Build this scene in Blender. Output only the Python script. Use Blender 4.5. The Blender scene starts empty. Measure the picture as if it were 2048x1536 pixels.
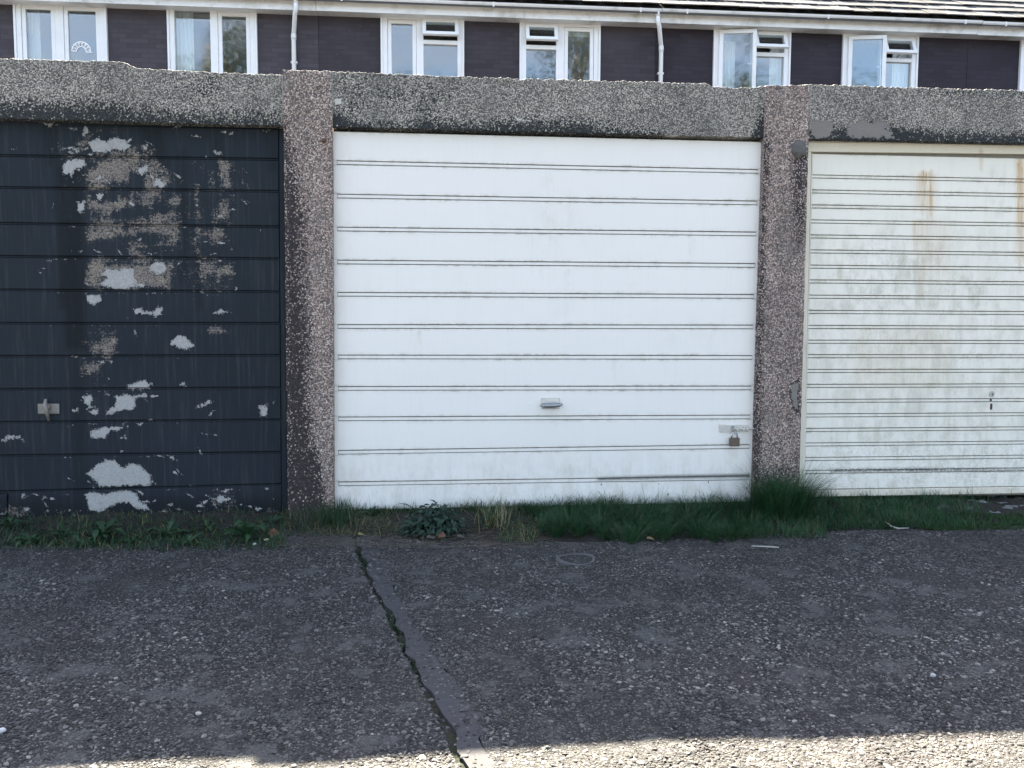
import bpy, bmesh, math, random
import numpy as np
from mathutils import Matrix, Vector, noise as mnoise

rnd = random.Random(7)
rng = np.random.default_rng(7)
S = bpy.context.scene
COL = S.collection

# ------------------------------------------------------------------ camera
FPX, IW, IH = 1650.0, 2048.0, 1536.0
YAW, PITCH, ROLL = math.radians(5.029), math.radians(4.2275), math.radians(0.219)
CAM = np.array([0.0, -4.087, 0.976])
_f = np.array([math.sin(YAW)*math.cos(PITCH), math.cos(YAW)*math.cos(PITCH), -math.sin(PITCH)])
_r = np.array([math.cos(YAW), -math.sin(YAW), 0.0])
_u = np.cross(_r, _f)
RT = math.cos(ROLL)*_r + math.sin(ROLL)*_u
UP = -math.sin(ROLL)*_r + math.cos(ROLL)*_u
cd = bpy.data.cameras.new('camera')
cam = bpy.data.objects.new('camera', cd); COL.objects.link(cam)
cd.sensor_width = 36.0; cd.lens = FPX/IW*36.0; cd.clip_start = 0.05; cd.clip_end = 800
M = Matrix.Identity(4)
for i in range(3):
    M[i][0], M[i][1], M[i][2], M[i][3] = RT[i], UP[i], -_f[i], CAM[i]
cam.matrix_world = M
S.camera = cam

# ------------------------------------------------------------------ light
SUN_EL, SUN_AZ = math.radians(43.4), math.radians(-8.0)      # azimuth measured from +Y towards +X
sv = Vector((math.sin(SUN_AZ)*math.cos(SUN_EL), math.cos(SUN_AZ)*math.cos(SUN_EL), math.sin(SUN_EL)))
W = bpy.data.worlds.new('World'); S.world = W; W.use_nodes = True
nt = W.node_tree; N = nt.nodes; L = nt.links
N.clear()
wo = N.new('ShaderNodeOutputWorld'); bg = N.new('ShaderNodeBackground')
sky = N.new('ShaderNodeTexSky'); sky.sky_type = 'NISHITA'; sky.sun_disc = False
sky.sun_elevation = SUN_EL; sky.sun_rotation = SUN_AZ
sky.air_density = 1.0; sky.dust_density = 2.2; sky.ozone_density = 1.0
tc = N.new('ShaderNodeTexCoord'); mp = N.new('ShaderNodeMapping'); mp.inputs['Scale'].default_value = (1.0, 1.0, 2.4); mp.inputs['Location'].default_value = (.37, .8, .15)
nz = N.new('ShaderNodeTexNoise'); nz.inputs['Scale'].default_value = 2.3; nz.inputs['Detail'].default_value = 7; nz.inputs['Roughness'].default_value = .55
rp = N.new('ShaderNodeValToRGB'); rp.color_ramp.elements[0].position = .44; rp.color_ramp.elements[1].position = .68
mx = N.new('ShaderNodeMix'); mx.data_type = 'RGBA'
mx.inputs['B'].default_value = (3.5, 3.2, 2.95, 1)
fm = N.new('ShaderNodeMath'); fm.operation = 'MULTIPLY'; fm.inputs[1].default_value = .88
L.new(tc.outputs['Generated'], mp.inputs[0]); L.new(mp.outputs[0], nz.inputs[0]); L.new(nz.outputs[0], rp.inputs[0])
L.new(rp.outputs[0], fm.inputs[0]); L.new(fm.outputs[0], mx.inputs['Factor']); L.new(sky.outputs[0], mx.inputs['A'])
L.new(mx.outputs['Result'], bg.inputs[0]); L.new(bg.outputs[0], wo.inputs[0])
bg.inputs[1].default_value = 0.05
sd = bpy.data.lights.new('sun', 'SUN'); sd.energy = 5.0; sd.angle = math.radians(.55); sd.color = (1, .90, .72)
so = bpy.data.objects.new('sun', sd); COL.objects.link(so); so.location = (0, 6, 12)
so.rotation_mode = 'QUATERNION'; so.rotation_quaternion = sv.to_track_quat('Z', 'Y')
vs = S.view_settings; S.display_settings.display_device = 'sRGB'
vs.view_transform = 'Standard'; vs.look = 'None'; vs.gamma = 1; vs.use_curve_mapping = False
vs.exposure = 3.9
S.cycles.max_bounces = 6; S.cycles.diffuse_bounces = 4; S.cycles.transparent_max_bounces = 10
S.cycles.sample_clamp_indirect = 6

# ------------------------------------------------------------------ pixel <-> world helpers
def _ray(px, py):
    px = np.asarray(px, float); py = np.asarray(py, float)
    a = (px-IW/2)/FPX; b = -(py-IH/2)/FPX
    return _f + a[..., None]*RT + b[..., None]*UP
def PX(px, py, Y):                     # point on the vertical plane y = Y
    d = _ray(px, py); t = (Y-CAM[1])/d[..., 1]
    p = CAM + d*t[..., None]; p[..., 1] = Y
    return p
def PG(px, py, Z=0.0):                 # point on the level plane z = Z
    d = _ray(px, py); t = (Z-CAM[2])/d[..., 2]
    p = CAM + d*t[..., None]; p[..., 2] = Z
    return p
def PROJ(p):
    q = np.asarray(p, float)-CAM
    w = q@_f
    return IW/2+FPX*(q@RT)/w, IH/2-FPX*(q@UP)/w

# ------------------------------------------------------------------ object helpers
def tag(o, label=None, cat=None, group=None, kind=None):
    if label: o['label'] = label
    if cat: o['category'] = cat
    if group: o['group'] = group
    if kind: o['kind'] = kind
    return o
def link(o, parent=None, local=False):
    COL.objects.link(o)
    if parent is not None:
        o.parent = parent
        if not local: o.matrix_parent_inverse = parent_world(parent).inverted()
    return o
def parent_world(p):
    m = p.matrix_basis.copy()
    if p.parent is not None: m = parent_world(p.parent) @ p.matrix_parent_inverse @ m
    return m
def empty(name, loc, label, cat, group=None):
    o = bpy.data.objects.new(name, None); o.empty_display_size = .1; COL.objects.link(o)
    o.location = loc
    return tag(o, label, cat, group)
def mesh_obj(name, v, f, mat, parent=None, smooth=False, attrs=None, local=False):
    me = bpy.data.meshes.new(name)
    me.from_pydata([tuple(map(float, a)) for a in v] if not isinstance(v, np.ndarray) else v.tolist(), [], f)
    if attrs:
        for k, a in attrs.items():
            at = me.attributes.new(k, 'FLOAT', 'POINT'); at.data.foreach_set('value', np.asarray(a, np.float32))
    if smooth: me.polygons.foreach_set('use_smooth', [True]*len(me.polygons))
    me.materials.append(mat); me.update()
    return link(bpy.data.objects.new(name, me), parent, local)
class MB:
    def __init__(s): s.v = []; s.f = []; s.m = Matrix.Identity(4)
    def add(s, vs_, fs):
        b = len(s.v); s.v += [tuple(s.m @ Vector(p)) for p in vs_]; s.f += [tuple(b+i for i in q) for q in fs]; return s
    def box(s, x0, x1, y0, y1, z0, z1, c=0.0):
        if c <= 0:
            return s.add([(x, y, z) for z in (z0, z1) for y in (y0, y1) for x in (x0, x1)],
                     [(0, 2, 3, 1), (4, 5, 7, 6), (0, 1, 5, 4), (2, 6, 7, 3), (0, 4, 6, 2), (1, 3, 7, 5)])
        bm = bmesh.new(); bmesh.ops.create_cube(bm, size=1)
        for w in bm.verts: w.co = ((x0+x1)/2+w.co.x*(x1-x0), (y0+y1)/2+w.co.y*(y1-y0), (z0+z1)/2+w.co.z*(z1-z0))
        bmesh.ops.bevel(bm, geom=bm.edges[:], offset=c, segments=2, affect='EDGES', profile=.5)
        bm.verts.ensure_lookup_table(); bm.verts.index_update()
        s.add([w.co[:] for w in bm.verts], [[w.index for w in q.verts] for q in bm.faces]); bm.free(); return s
    def tube(s, pts, r, n=8, cap=True):
        pts = [Vector(p) for p in pts]; rs = r if isinstance(r, (list, tuple)) else [r]*len(pts)
        vv = []; ff = []; ref = None
        for i, p in enumerate(pts):
            t = (pts[min(i+1, len(pts)-1)]-pts[max(i-1, 0)]).normalized()
            if ref is None: ref = t.orthogonal().normalized()
            a = (ref-t*ref.dot(t)).normalized(); b = t.cross(a); ref = a
            for k in range(n):
                q = 2*math.pi*k/n; vv.append(p+(a*math.cos(q)+b*math.sin(q))*rs[i])
        for i in range(len(pts)-1):
            for k in range(n):
                ff.append((i*n+k, i*n+(k+1) % n, (i+1)*n+(k+1) % n, (i+1)*n+k))
        if cap:
            ff.append(tuple(range(n))[::-1]); ff.append(tuple((len(pts)-1)*n+k for k in range(n)))
        return s.add([tuple(v) for v in vv], ff)
    def build(s, name, mat, parent=None, smooth=False, local=False):
        return mesh_obj(name, s.v, s.f, mat, parent, smooth, None, local)

# ------------------------------------------------------------------ materials
class NG:
    def __init__(s, name):
        s.m = bpy.data.materials.new(name); s.m.use_nodes = True
        s.t = s.m.node_tree; s.n = s.t.nodes; s.l = s.t.links; s.n.clear()
        s.out = s.n.new('ShaderNodeOutputMaterial')
    def node(s, t, **k):
        x = s.n.new(t)
        for a, b in k.items(): setattr(x, a, b)
        return x
    def put(s, sock, v):
        if hasattr(v, 'bl_idname') or hasattr(v, 'is_linked'): s.l.new(v, sock)
        elif isinstance(v, (tuple, list)): sock.default_value = (tuple(v)+(1,))[:4] if len(sock.default_value) == 4 else v
        else: sock.default_value = v
    def coord(s, scale=(1, 1, 1), kind='Object'):
        c = s.node('ShaderNodeTexCoord'); p = s.node('ShaderNodeMapping'); p.inputs['Scale'].default_value = scale
        s.l.new(c.outputs[kind], p.inputs[0]); return p.outputs[0]
    def noise(s, scale, detail=4, rough=.55, vec=None, ch=0):
        x = s.node('ShaderNodeTexNoise'); x.inputs['Scale'].default_value = scale
        x.inputs['Detail'].default_value = detail; x.inputs['Roughness'].default_value = rough
        s.l.new(vec if vec is not None else s.coord(), x.inputs['Vector']); return x.outputs[ch]
    def vor(s, scale, vec=None, feature='F1', rnd_=1.0):
        x = s.node('ShaderNodeTexVoronoi'); x.feature = feature; x.inputs['Scale'].default_value = scale
        x.inputs['Randomness'].default_value = rnd_
        s.l.new(vec if vec is not None else s.coord(), x.inputs['Vector']); return x
    def math(s, op, a, b=0.0, c=None, clamp=False):
        x = s.node('ShaderNodeMath'); x.operation = op; x.use_clamp = clamp
        s.put(x.inputs[0], a); s.put(x.inputs[1], b)
        if c is not None: s.put(x.inputs[2], c)
        return x.outputs[0]
    def attr(s, name):
        x = s.node('ShaderNodeAttribute'); x.attribute_name = name; return x.outputs['Fac']
    def mix(s, fac, a, b, blend='MIX'):
        x = s.node('ShaderNodeMix'); x.data_type = 'RGBA'; x.blend_type = blend
        s.put(x.inputs['Factor'], fac); s.put(x.inputs['A'], a); s.put(x.inputs['B'], b); return x.outputs['Result']
    def ramp(s, fac, stops, interp='LINEAR'):
        x = s.node('ShaderNodeValToRGB'); r = x.color_ramp; r.interpolation = interp
        while len(r.elements) < len(stops): r.elements.new(.5)
        for e, (p, c) in zip(r.elements, stops):
            e.position = p; e.color = (c, c, c, 1) if not isinstance(c, (tuple, list)) else (tuple(c)+(1,))[:4]
        s.put(x.inputs[0], fac); return x.outputs[0]
    def sstep(s, v, a, b):
        x = s.node('ShaderNodeMapRange'); x.interpolation_type = 'SMOOTHSTEP'
        s.put(x.inputs[0], v); x.inputs[1].default_value = a; x.inputs[2].default_value = b; return x.outputs[0]
    def bump(s, h, dist=.002, strength=1.0, normal=None):
        x = s.node('ShaderNodeBump'); x.inputs['Distance'].default_value = dist; x.inputs['Strength'].default_value = strength
        s.put(x.inputs['Height'], h)
        if normal is not None: s.l.new(normal, x.inputs['Normal'])
        return x.outputs[0]
    def bsdf(s, col, rough=.6, normal=None, metal=0.0, spec=.4):
        x = s.node('ShaderNodeBsdfPrincipled'); s.put(x.inputs['Base Color'], col); s.put(x.inputs['Roughness'], rough)
        s.put(x.inputs['Metallic'], metal); x.inputs['Specular IOR Level'].default_value = spec
        if normal is not None: s.l.new(normal, x.inputs['Normal'])
        s.l.new(x.outputs[0], s.out.inputs[0]); return s.m

def concrete_mat(name, stops, stain=(.020, .026, .030), bare=(.24, .225, .21), scale=152.0):
    g = NG(name)
    wob = g.noise(9, 2)
    v = g.vor(scale); d = v.outputs['Distance']
    sep = g.node('ShaderNodeSeparateColor'); g.l.new(v.outputs['Color'], sep.inputs[0])
    big = g.noise(3.0, 5, .6)
    pick = g.math('ADD', sep.outputs[0], g.math('MULTIPLY', g.math('SUBTRACT', big, .5), .45))
    stone = g.ramp(pick, stops)
    gap = g.sstep(d, .72, .46)                        # 1 on stones, 0 between
    col = g.mix(gap, (.115, .105, .10), stone)
    bl = g.noise(7.0, 5, .65)
    col = g.mix(g.math('MULTIPLY', g.sstep(bl, .56, .72), .5), col, (.20, .19, .175))
    crk = g.sstep(g.math('ABSOLUTE', g.math('SUBTRACT', g.noise(2.3, 6, .6), .5)), .0045, .0015)
    col = g.mix(g.math('MULTIPLY', crk, .55), col, (.04, .04, .04))
    dirt = g.noise(1.6, 6, .65, g.coord((1.6, 1, .6)))
    col = g.mix(g.math('MULTIPLY', g.sstep(dirt, .46, .74), .62), col, (.07, .075, .075))
    fine = g.noise(140, 3)
    edge = g.math('ADD', g.math('MULTIPLY', g.math('ADD', g.noise(34, 5, .7), g.noise(8, 5, .65)), .5), g.math('MULTIPLY', sep.outputs[1], .55))
    st = g.math('ADD', g.attr('stain'), g.math('MULTIPLY', g.math('SUBTRACT', edge, .78), 1.35))
    stf = g.math('MULTIPLY', g.sstep(st, .36, .62), g.sstep(sep.outputs[2], .97, .86))
    col = g.mix(g.math('MULTIPLY', stf, .94), col, stain)
    mo = g.sstep(g.math('ADD', g.attr('mortar'), g.math('MULTIPLY', g.math('SUBTRACT', g.noise(32, 6, .7), .5), 1.5)), .45, .55)
    col = g.mix(mo, col, g.mix(fine, bare, (.17, .16, .15)))
    pale = g.sstep(g.math('ADD', g.attr('pale'), g.math('MULTIPLY', g.math('SUBTRACT', fine, .5), .8)), .42, .6)
    col = g.mix(pale, col, (.62, .60, .56))
    h = g.math('ADD', g.math('MULTIPLY', g.math('MULTIPLY', gap, g.math('SUBTRACT', 1.0, g.math('MULTIPLY', mo, .85))), 1.0), g.math('MULTIPLY', wob, .5))
    return g.bsdf(col, .88, g.bump(h, .0035, .8), spec=.25)

def paint_mat(name, base, peel=(.33, .335, .335), worn=(.30, .255, .21), grime=(.28, .28, .22), rust=(.42, .17, .04), rough=.45, varr=.06, wornpink=(.235, .20, .18), streak=60, spec=.4):
    g = NG(name)
    big = g.noise(2.2, 5, .6); fine = g.noise(60, 6, .62); vfine = g.noise(240, 3)
    run = g.noise(1.0, 5, .62, g.coord((streak, 1, 3.0)))
    hor = g.noise(1.0, 6, .68, g.coord((9, 1, 105)))
    spk = g.noise(85, 4, .75)
    bv = g.math('ADD', 1-varr, g.math('MULTIPLY', big, 2*varr))
    bc = g.node('ShaderNodeVectorMath', operation='SCALE'); bc.inputs[0].default_value = base; g.l.new(bv, bc.inputs['Scale'])
    col = bc.outputs[0]
    col = g.mix(g.math('MULTIPLY', g.sstep(run, .48, .75), varr*1.6), col, grime)
    blot = g.sstep(g.noise(13, 7, .72, g.coord((1, 1, .55))), .40, .66)
    gr = g.math('MULTIPLY', g.attr('grime'), g.math('ADD', g.math('MULTIPLY', blot, .95), g.math('MULTIPLY', g.sstep(run, .46, .72), .22)), clamp=True)
    gr = g.math('MAXIMUM', gr, g.math('MULTIPLY', g.attr('seam'), g.math('ADD', .12, g.math('MULTIPLY', g.sstep(g.noise(19, 6, .75), .40, .66), 1.1)), clamp=True))
    spec_ = g.math('MULTIPLY', g.sstep(g.vor(26).outputs['Distance'], .07, .04), g.sstep(g.noise(5, 4, .6), .54, .62))
    gr = g.math('MAXIMUM', gr, g.math('MULTIPLY', spec_, .55))
    col = g.mix(gr, col, grime)
    dk = g.math('MULTIPLY', g.attr('dark'), g.math('ADD', .6, g.math('MULTIPLY', fine, .8)), clamp=True)
    col = g.mix(dk, col, (.006, .008, .010))
    wf = g.math('ADD', g.math('SUBTRACT', g.attr('worn'), g.math('MULTIPLY', g.attr('smear'), .55)), g.math('ADD', g.math('MULTIPLY', g.math('SUBTRACT', hor, .5), .75), g.math('MULTIPLY', g.math('SUBTRACT', spk, .5), 1.5)))
    wf = g.math('ADD', wf, g.math('ADD', g.math('MULTIPLY', g.math('SUBTRACT', g.noise(11, 6, .72), .5), 1.9), g.math('MULTIPLY', g.math('SUBTRACT', run, .5), .35)))
    wcol = g.mix(g.sstep(g.noise(14, 3), .4, .6), worn, wornpink)
    wcol = g.mix(g.sstep(vfine, .55, .7), wcol, (.47, .44, .40))
    chip = g.sstep(g.noise(120, 5, .75), .44, .56)
    wcol = g.mix(g.math('MULTIPLY', g.sstep(g.noise(1.0, 4, .7, g.coord((30, 1, 190))), .50, .62), .55), wcol, (.05, .055, .06))
    col = g.mix(g.math('MULTIPLY', g.sstep(wf, .46, .80), g.math('ADD', .35, g.math('MULTIPLY', chip, .55))), col, wcol)
    ru = g.math('MULTIPLY', g.attr('rust'), g.math('ADD', .25, g.math('MULTIPLY', g.sstep(g.noise(1.0, 6, .7, g.coord((110, 1, 5))), .30, .58), 1.1)), clamp=True)
    col = g.mix(ru, col, rust)
    sc = g.math('MULTIPLY', g.attr('scuff'), g.sstep(g.math('ABSOLUTE', g.math('SUBTRACT', g.noise(38, 2, .4), .5)), .035, .01))
    col = g.mix(g.math('MULTIPLY', sc, .65), col, (.85, .85, .85))
    pf = g.math('ADD', g.attr('peel'), g.math('ADD', g.math('MULTIPLY', g.math('SUBTRACT', fine, .5), 1.15), g.math('MULTIPLY', g.math('SUBTRACT', g.noise(150, 4, .7), .5), 1.0)))
    pm = g.sstep(pf, .49, .53)
    pc = g.mix(g.noise(110, 5, .7), tuple(c*.55 for c in peel), tuple(min(1, c*1.5) for c in peel))
    rim = g.math('MULTIPLY', g.sstep(pf, .40, .5), g.math('SUBTRACT', 1.0, pm))
    col = g.mix(g.math('MULTIPLY', rim, .35), col, (.05, .05, .055))
    pc = g.mix(g.math('MULTIPLY', g.sstep(pf, .72, .52), .5), pc, (.19, .185, .18))
    pc = g.mix(g.math('MULTIPLY', g.sstep(g.noise(22, 4, .6), .56, .68), .35), pc, (.22, .19, .165))
    col = g.mix(pm, col, pc)
    lip = g.math('MULTIPLY', g.sstep(pf, .30, .485), g.math('SUBTRACT', 1.0, pm))
    h = g.math('ADD', g.math('ADD', g.math('MULTIPLY', pm, -1.6), g.math('MULTIPLY', lip, 1.2)), g.math('ADD', g.math('MULTIPLY', fine, .25), g.math('MULTIPLY', big, 2.5)))
    ro = g.math('ADD', rough, g.math('MULTIPLY', g.math('MAXIMUM', pm, gr), .3), clamp=True)
    return g.bsdf(col, ro, g.bump(h, .0012, .7), spec=spec)

def simple_mat(name, col, rough=.5, metal=0.0, var=.25, scale=30, bump=.0006, spec=.4, dirt=None, dirtamt=.5):
    g = NG(name); n = g.noise(scale, 5, .6)
    c = g.mix(n, tuple(x*(1-var) for x in col), tuple(min(1, x*(1+var)) for x in col))
    if dirt: c = g.mix(g.math('MULTIPLY', g.sstep(g.noise(scale*.22, 6, .7), .48, .72), dirtamt), c, dirt)
    return g.bsdf(c, rough, g.bump(n, bump), metal, spec)

def leaf_mat(name, c1, c2, trans=.35, scale=25, dry=None):
    g = NG(name)
    oi = g.node('ShaderNodeObjectInfo')
    t = g.math('FRACT', g.math('ADD', g.attr('tint'), oi.outputs['Random']))
    c = g.mix(t, c1, c2)
    c = g.mix(g.math('MULTIPLY', g.noise(scale, 4), .5), c, tuple(x*.55 for x in c1))
    if dry: c = g.mix(g.sstep(g.attr('dry'), .3, .8), c, dry)
    b = g.node('ShaderNodeBsdfPrincipled'); g.put(b.inputs['Base Color'], c); b.inputs['Roughness'].default_value = .55; b.inputs['Specular IOR Level'].default_value = .3
    tr = g.node('ShaderNodeBsdfTranslucent'); g.put(tr.inputs[0], c)
    m = g.node('ShaderNodeMixShader'); m.inputs[0].default_value = trans
    g.l.new(b.outputs[0], m.inputs[1]); g.l.new(tr.outputs[0], m.inputs[2]); g.l.new(m.outputs[0], g.out.inputs[0])
    return g.m

MLINT = concrete_mat('aggregate_grey', [(0.0, (.10, .10, .095)), (.25, (.25, .235, .205)), (.55, (.365, .342, .298)), (.82, (.465, .44, .385)), (1.0, (.57, .54, .48))])
MPILL = concrete_mat('aggregate_pink', [(0.0, (.15, .115, .105)), (.25, (.285, .215, .19)), (.55, (.40, .305, .265)), (.82, (.51, .415, .37)), (1.0, (.66, .58, .52))], stain=(.03, .026, .03))
MBLACK = paint_mat('black_paint', (.0150, .0215, .0300), grime=(.060, .066, .070), rough=.6, varr=.26, spec=.14)
MWHITE = paint_mat('white_paint', (.79, .775, .745), grime=(.34, .32, .25), rough=.4, varr=.025)
MCREAM = paint_mat('dirty_cream_paint', (.80, .775, .70), grime=(.38, .365, .27), rust=(.46, .25, .05), rough=.5, varr=.05, peel=(.8, .8, .8), streak=34)
MFRAME = paint_mat('cream_frame_paint', (.72, .67, .56), grime=(.35, .30, .2), rough=.5, varr=.06)
MVOID = simple_mat('dark_recess', (.03, .03, .033), .9)
MGALV = simple_mat('galvanised_metal', (.52, .53, .54), .35, .85, .15)
MZINC = simple_mat('dull_metal', (.30, .31, .32), .42, .8, .3)
MPLATE = simple_mat('painted_steel', (.55, .54, .50), .5, .0, .25, dirt=(.22, .15, .09))
MBRASS = simple_mat('weathered_lock_body', (.13, .105, .085), .5, .6, .35)
MSTEEL = simple_mat('shackle_steel', (.45, .46, .48), .28, .95, .2)
MRUST = simple_mat('rust', (.10, .055, .04), .85, 0, .5)
MJOINT = simple_mat('pale_joint', (.36, .35, .33), .95, 0, .4, 90, .003)
MMORT = simple_mat('old_mortar', (.115, .11, .108), .95, 0, .35, 60, .003)

# ------------------------------------------------------------------ wear maps (positions on the real surfaces)
def segdist(px, py, a, b):
    ax, ay = a; bx, by = b; dx, dy = bx-ax, by-ay
    t = np.clip(((px-ax)*dx+(py-ay)*dy)/(dx*dx+dy*dy+1e-9), 0, 1)
    return np.hypot(px-ax-t*dx, py-ay-t*dy)
def polyfield(px, py, poly, soft=4.0):
    out = np.zeros(len(px)); P = np.array(poly, float); m = soft*2+2
    k = (px > P[:, 0].min()-m) & (px < P[:, 0].max()+m) & (py > P[:, 1].min()-m) & (py < P[:, 1].max()+m)
    if not k.any(): return out
    x = px[k]; y = py[k]; ins = np.zeros(len(x), bool); d = np.full(len(x), 1e9)
    for i in range(len(P)):
        a = P[i]; b = P[(i+1) % len(P)]
        d = np.minimum(d, segdist(x, y, a, b))
        c = ((a[1] > y) != (b[1] > y))
        with np.errstate(divide='ignore', invalid='ignore'):
            ins ^= c & (x < (b[0]-a[0])*(y-a[1])/(b[1]-a[1]+1e-12)+a[0])
    out[k] = np.clip(.5+np.where(ins, d, -d)/(2*soft), 0, 1)
    return out
WEAR = {}      # zone -> list of (attr, poly, soft, strength)
def wear(zone, attr, poly, soft=4.0, k=1.0): WEAR.setdefault(zone, []).append((attr, poly, soft, k))
def fields(zone, px, py):
    r = {}
    for attr, poly, soft, k in WEAR.get(zone, []):
        f = polyfield(px, py, poly, soft)*k
        r[attr] = np.maximum(r[attr], f) if attr in r else f
    return r
def c4(pts): return [(x/3.012, 200+y/3.012) for x, y in pts]
def c5(pts): return [(x/3.012, 620+y/3.012) for x, y in pts]
for p in ([(530,260),(580,235),(640,250),(690,225),(740,235),(795,265),(770,290),(740,310),(690,300),(640,315),(600,320),(560,310)],
          [(380,390),(420,360),(500,360),(530,395),(470,410),(440,440),(430,470),(410,440),(375,455)],
          [(820,400),(890,405),(890,430),(850,455),(825,430)], [(920,485),(960,470),(1000,500),(985,530),(930,520)],
          [(468,620),(512,600),(512,660),(490,682),(468,660)], [(580,570),(622,565),(607,612),(585,592)],
          [(610,1050),(640,1015),(720,1020),(760,1005),(805,1020),(805,1070),(830,1100),(890,1105),(890,1125),(800,1125),(720,1140),(590,1115),(640,1070)],
          [(900,1000),(950,970),(995,990),(1000,1040),(960,1045),(905,1030)], [(520,1175),(610,1170),(610,1205),(560,1240),(525,1215)],
          [(805,1260),(850,1245),(855,1275),(920,1275),(950,1245),(980,1245),(975,1290),(940,1310),(910,1290),(850,1287),(810,1285)],
          [(485,212),(510,160),(537,185),(510,212)], [(240,135),(290,140),(352,145),(300,160)], [(1285,1287),(1330,1263),(1385,1280),(1330,1283)],
          [(73,300),(100,286),(92,306)], [(578,477),(607,458),(603,487)], [(440,285),(480,290),(470,315),(445,310)], [(410,165),(460,168),(440,180)],
          [(860,275),(890,265),(885,300),(868,295)], [(1290,310),(1340,318),(1310,332)], [(1575,178),(1622,182),(1600,194)], [(1460,605),(1500,615),(1485,628)],
          [(280,965),(305,968),(295,978)], [(690,655),(720,660),(700,672)], [(480,440),(500,445),(490,458)], [(430,490),(450,495),(440,505)]):
    wear('black', 'peel', c4(p), 8)
for p in ([(1030,190),(1080,148),(1120,160),(1170,215),(1115,243),(1030,205)], [(770,455),(865,420),(905,440),(900,475),(770,475)],
          [(500,520),(550,510),(560,540),(540,570),(510,560)], [(640,610),(700,570),(695,520),(750,505),(815,515),(885,500),(890,525),(815,530),(820,580),(790,605),(740,600),(670,630),(640,625)],
          [(428,600),(475,593),(472,612),(430,612)], [(535,610),(600,595),(585,630),(540,625)], [(1085,450),(1105,428),(1122,456)], [(1560,580),(1617,573),(1615,632),(1570,642)],
          [(545,730),(620,705),(770,700),(700,725),(665,730),(630,780),(545,770)], [(520,985),(590,930),(640,900),(690,905),(740,950),(800,920),(850,940),(915,1005),(910,1055),(600,1065),(580,1030)],
          [(510,1105),(560,1095),(640,1110),(700,1090),(780,1090),(820,1110),(840,1150),(885,1180),(870,1205),(820,1195),(780,1160),(700,1165),(650,1195),(600,1220),(540,1205)],
          [(0,783),(50,760),(120,756),(148,792),(118,775),(60,775),(5,797)], [(1285,1145),(1330,1118),(1392,1140),(1330,1158)], [(1285,1083),(1392,1078),(1360,1098)],
          [(1183,580),(1230,566),(1250,541),(1278,548),(1240,577),(1188,592)], [(140,1190),(175,1195),(160,1215)], [(395,1215),(430,1195),(415,1220)], [(1215,1155),(1245,1150),(1235,1165)],
          [(630,505),(662,505),(650,528)], [(590,308),(630,308),(612,322)], [(655,305),(680,310),(668,332)], [(1225,745),(1258,742),(1245,757)], [(1600,1070),(1615,1072),(1608,1080)], [(1645,550),(1655,555),(1650,572)],
          [(130,1105),(150,1112),(135,1125)], [(440,1240),(470,1235),(455,1255)], [(1300,1200),(1330,1205),(1310,1220)], [(1540,1190),(1575,1195),(1555,1210)]):
    wear('black', 'peel', c5(p), 8)
for p, k in (([(512,320),(590,250),(640,300),(790,235),(840,300),(930,270),(960,340),(1060,440),(1050,520),(1110,560),(1115,930),(1090,960),(1020,1140),(515,1140)], .40), ([(540,330),(800,350),(800,520),(520,530)], .62), ([(850,430),(1010,460),(1010,540),(850,540)], .66),
             ([(520,580),(790,590),(760,680),(520,690)], .60), ([(860,600),(1080,640),(1090,735),(850,735)], .55), ([(515,760),(720,770),(720,850),(515,870)], .66), ([(700,890),(1110,870),(1110,930),(700,940)], .55),
             ([(515,970),(1010,965),(1015,1140),(515,1140)], .62), ([(1165,440),(1215,440),(1215,940),(1150,930)], .44), ([(1320,360),(1400,370),(1405,545),(1320,540)], .60), ([(1270,580),(1400,580),(1400,750),(1270,750)], .38),
             ([(1170,970),(1420,970),(1410,1060),(1180,1110)], .34), ([(380,240),(700,180),(790,190),(500,330)], .36), ([(600,190),(790,170),(770,215),(610,215)], .5), ([(860,290),(960,280),(960,340),(860,330)], .55)):
    wear('black', 'worn', c4(p), 14, k+.22)
for p, k in (([(500,105),(715,110),(720,280),(560,285),(500,200)], .5), ([(600,160),(715,160),(720,275),(600,275)], .6), ([(480,310),(600,300),(640,400),(490,400)], .42), ([(1250,112),(1330,108),(1405,122),(1395,136),(1320,146),(1255,146)], .9),
             ([(1200,1075),(1450,1070),(1440,1200),(1180,1190)], .33), ([(0,1180),(1700,1190),(1700,1300),(0,1300)], .30), ([(560,520),(600,525),(590,600),(545,610)], .6)):
    wear('black', 'worn', c5(p), 10, k+.10)
for x0, x1, ya, yb, k in ((85,115,245,330,.5), (110,165,330,620,.65), (122,168,430,700,.75), (140,170,680,1020,.35), (355,372,300,560,.45), (430,440,280,330,.5), (280,330,255,330,.5), (530,548,255,345,.4), (385,402,500,620,.4), (480,498,560,700,.2)):
    wear('black', 'dark', [(x0,ya),(x1,ya),(x1+6,yb),(x0+8,yb)], 8, k)
wear('black', 'dark', [(0,1000),(565,995),(575,1060),(-300,1060),(-300,1000)], 12, .6)
for p in ([(560,560),(700,555),(770,590),(690,600),(560,600)], [(640,700),(800,660),(960,640),(1085,655),(960,680),(760,700)], [(700,830),(860,800),(1000,830),(900,860),(740,860)], [(520,880),(640,860),(780,880),(640,920),(520,925)],
          [(840,900),(1060,905),(1100,935),(900,940)], [(800,440),(850,440),(850,530),(800,530)], [(560,240),(640,215),(720,230),(600,255)], [(530,380),(600,375),(560,420)], [(560,920),(700,900),(760,935),(600,945)]):
    wear('black', 'smear', c4(p), 9, 1)
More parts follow.
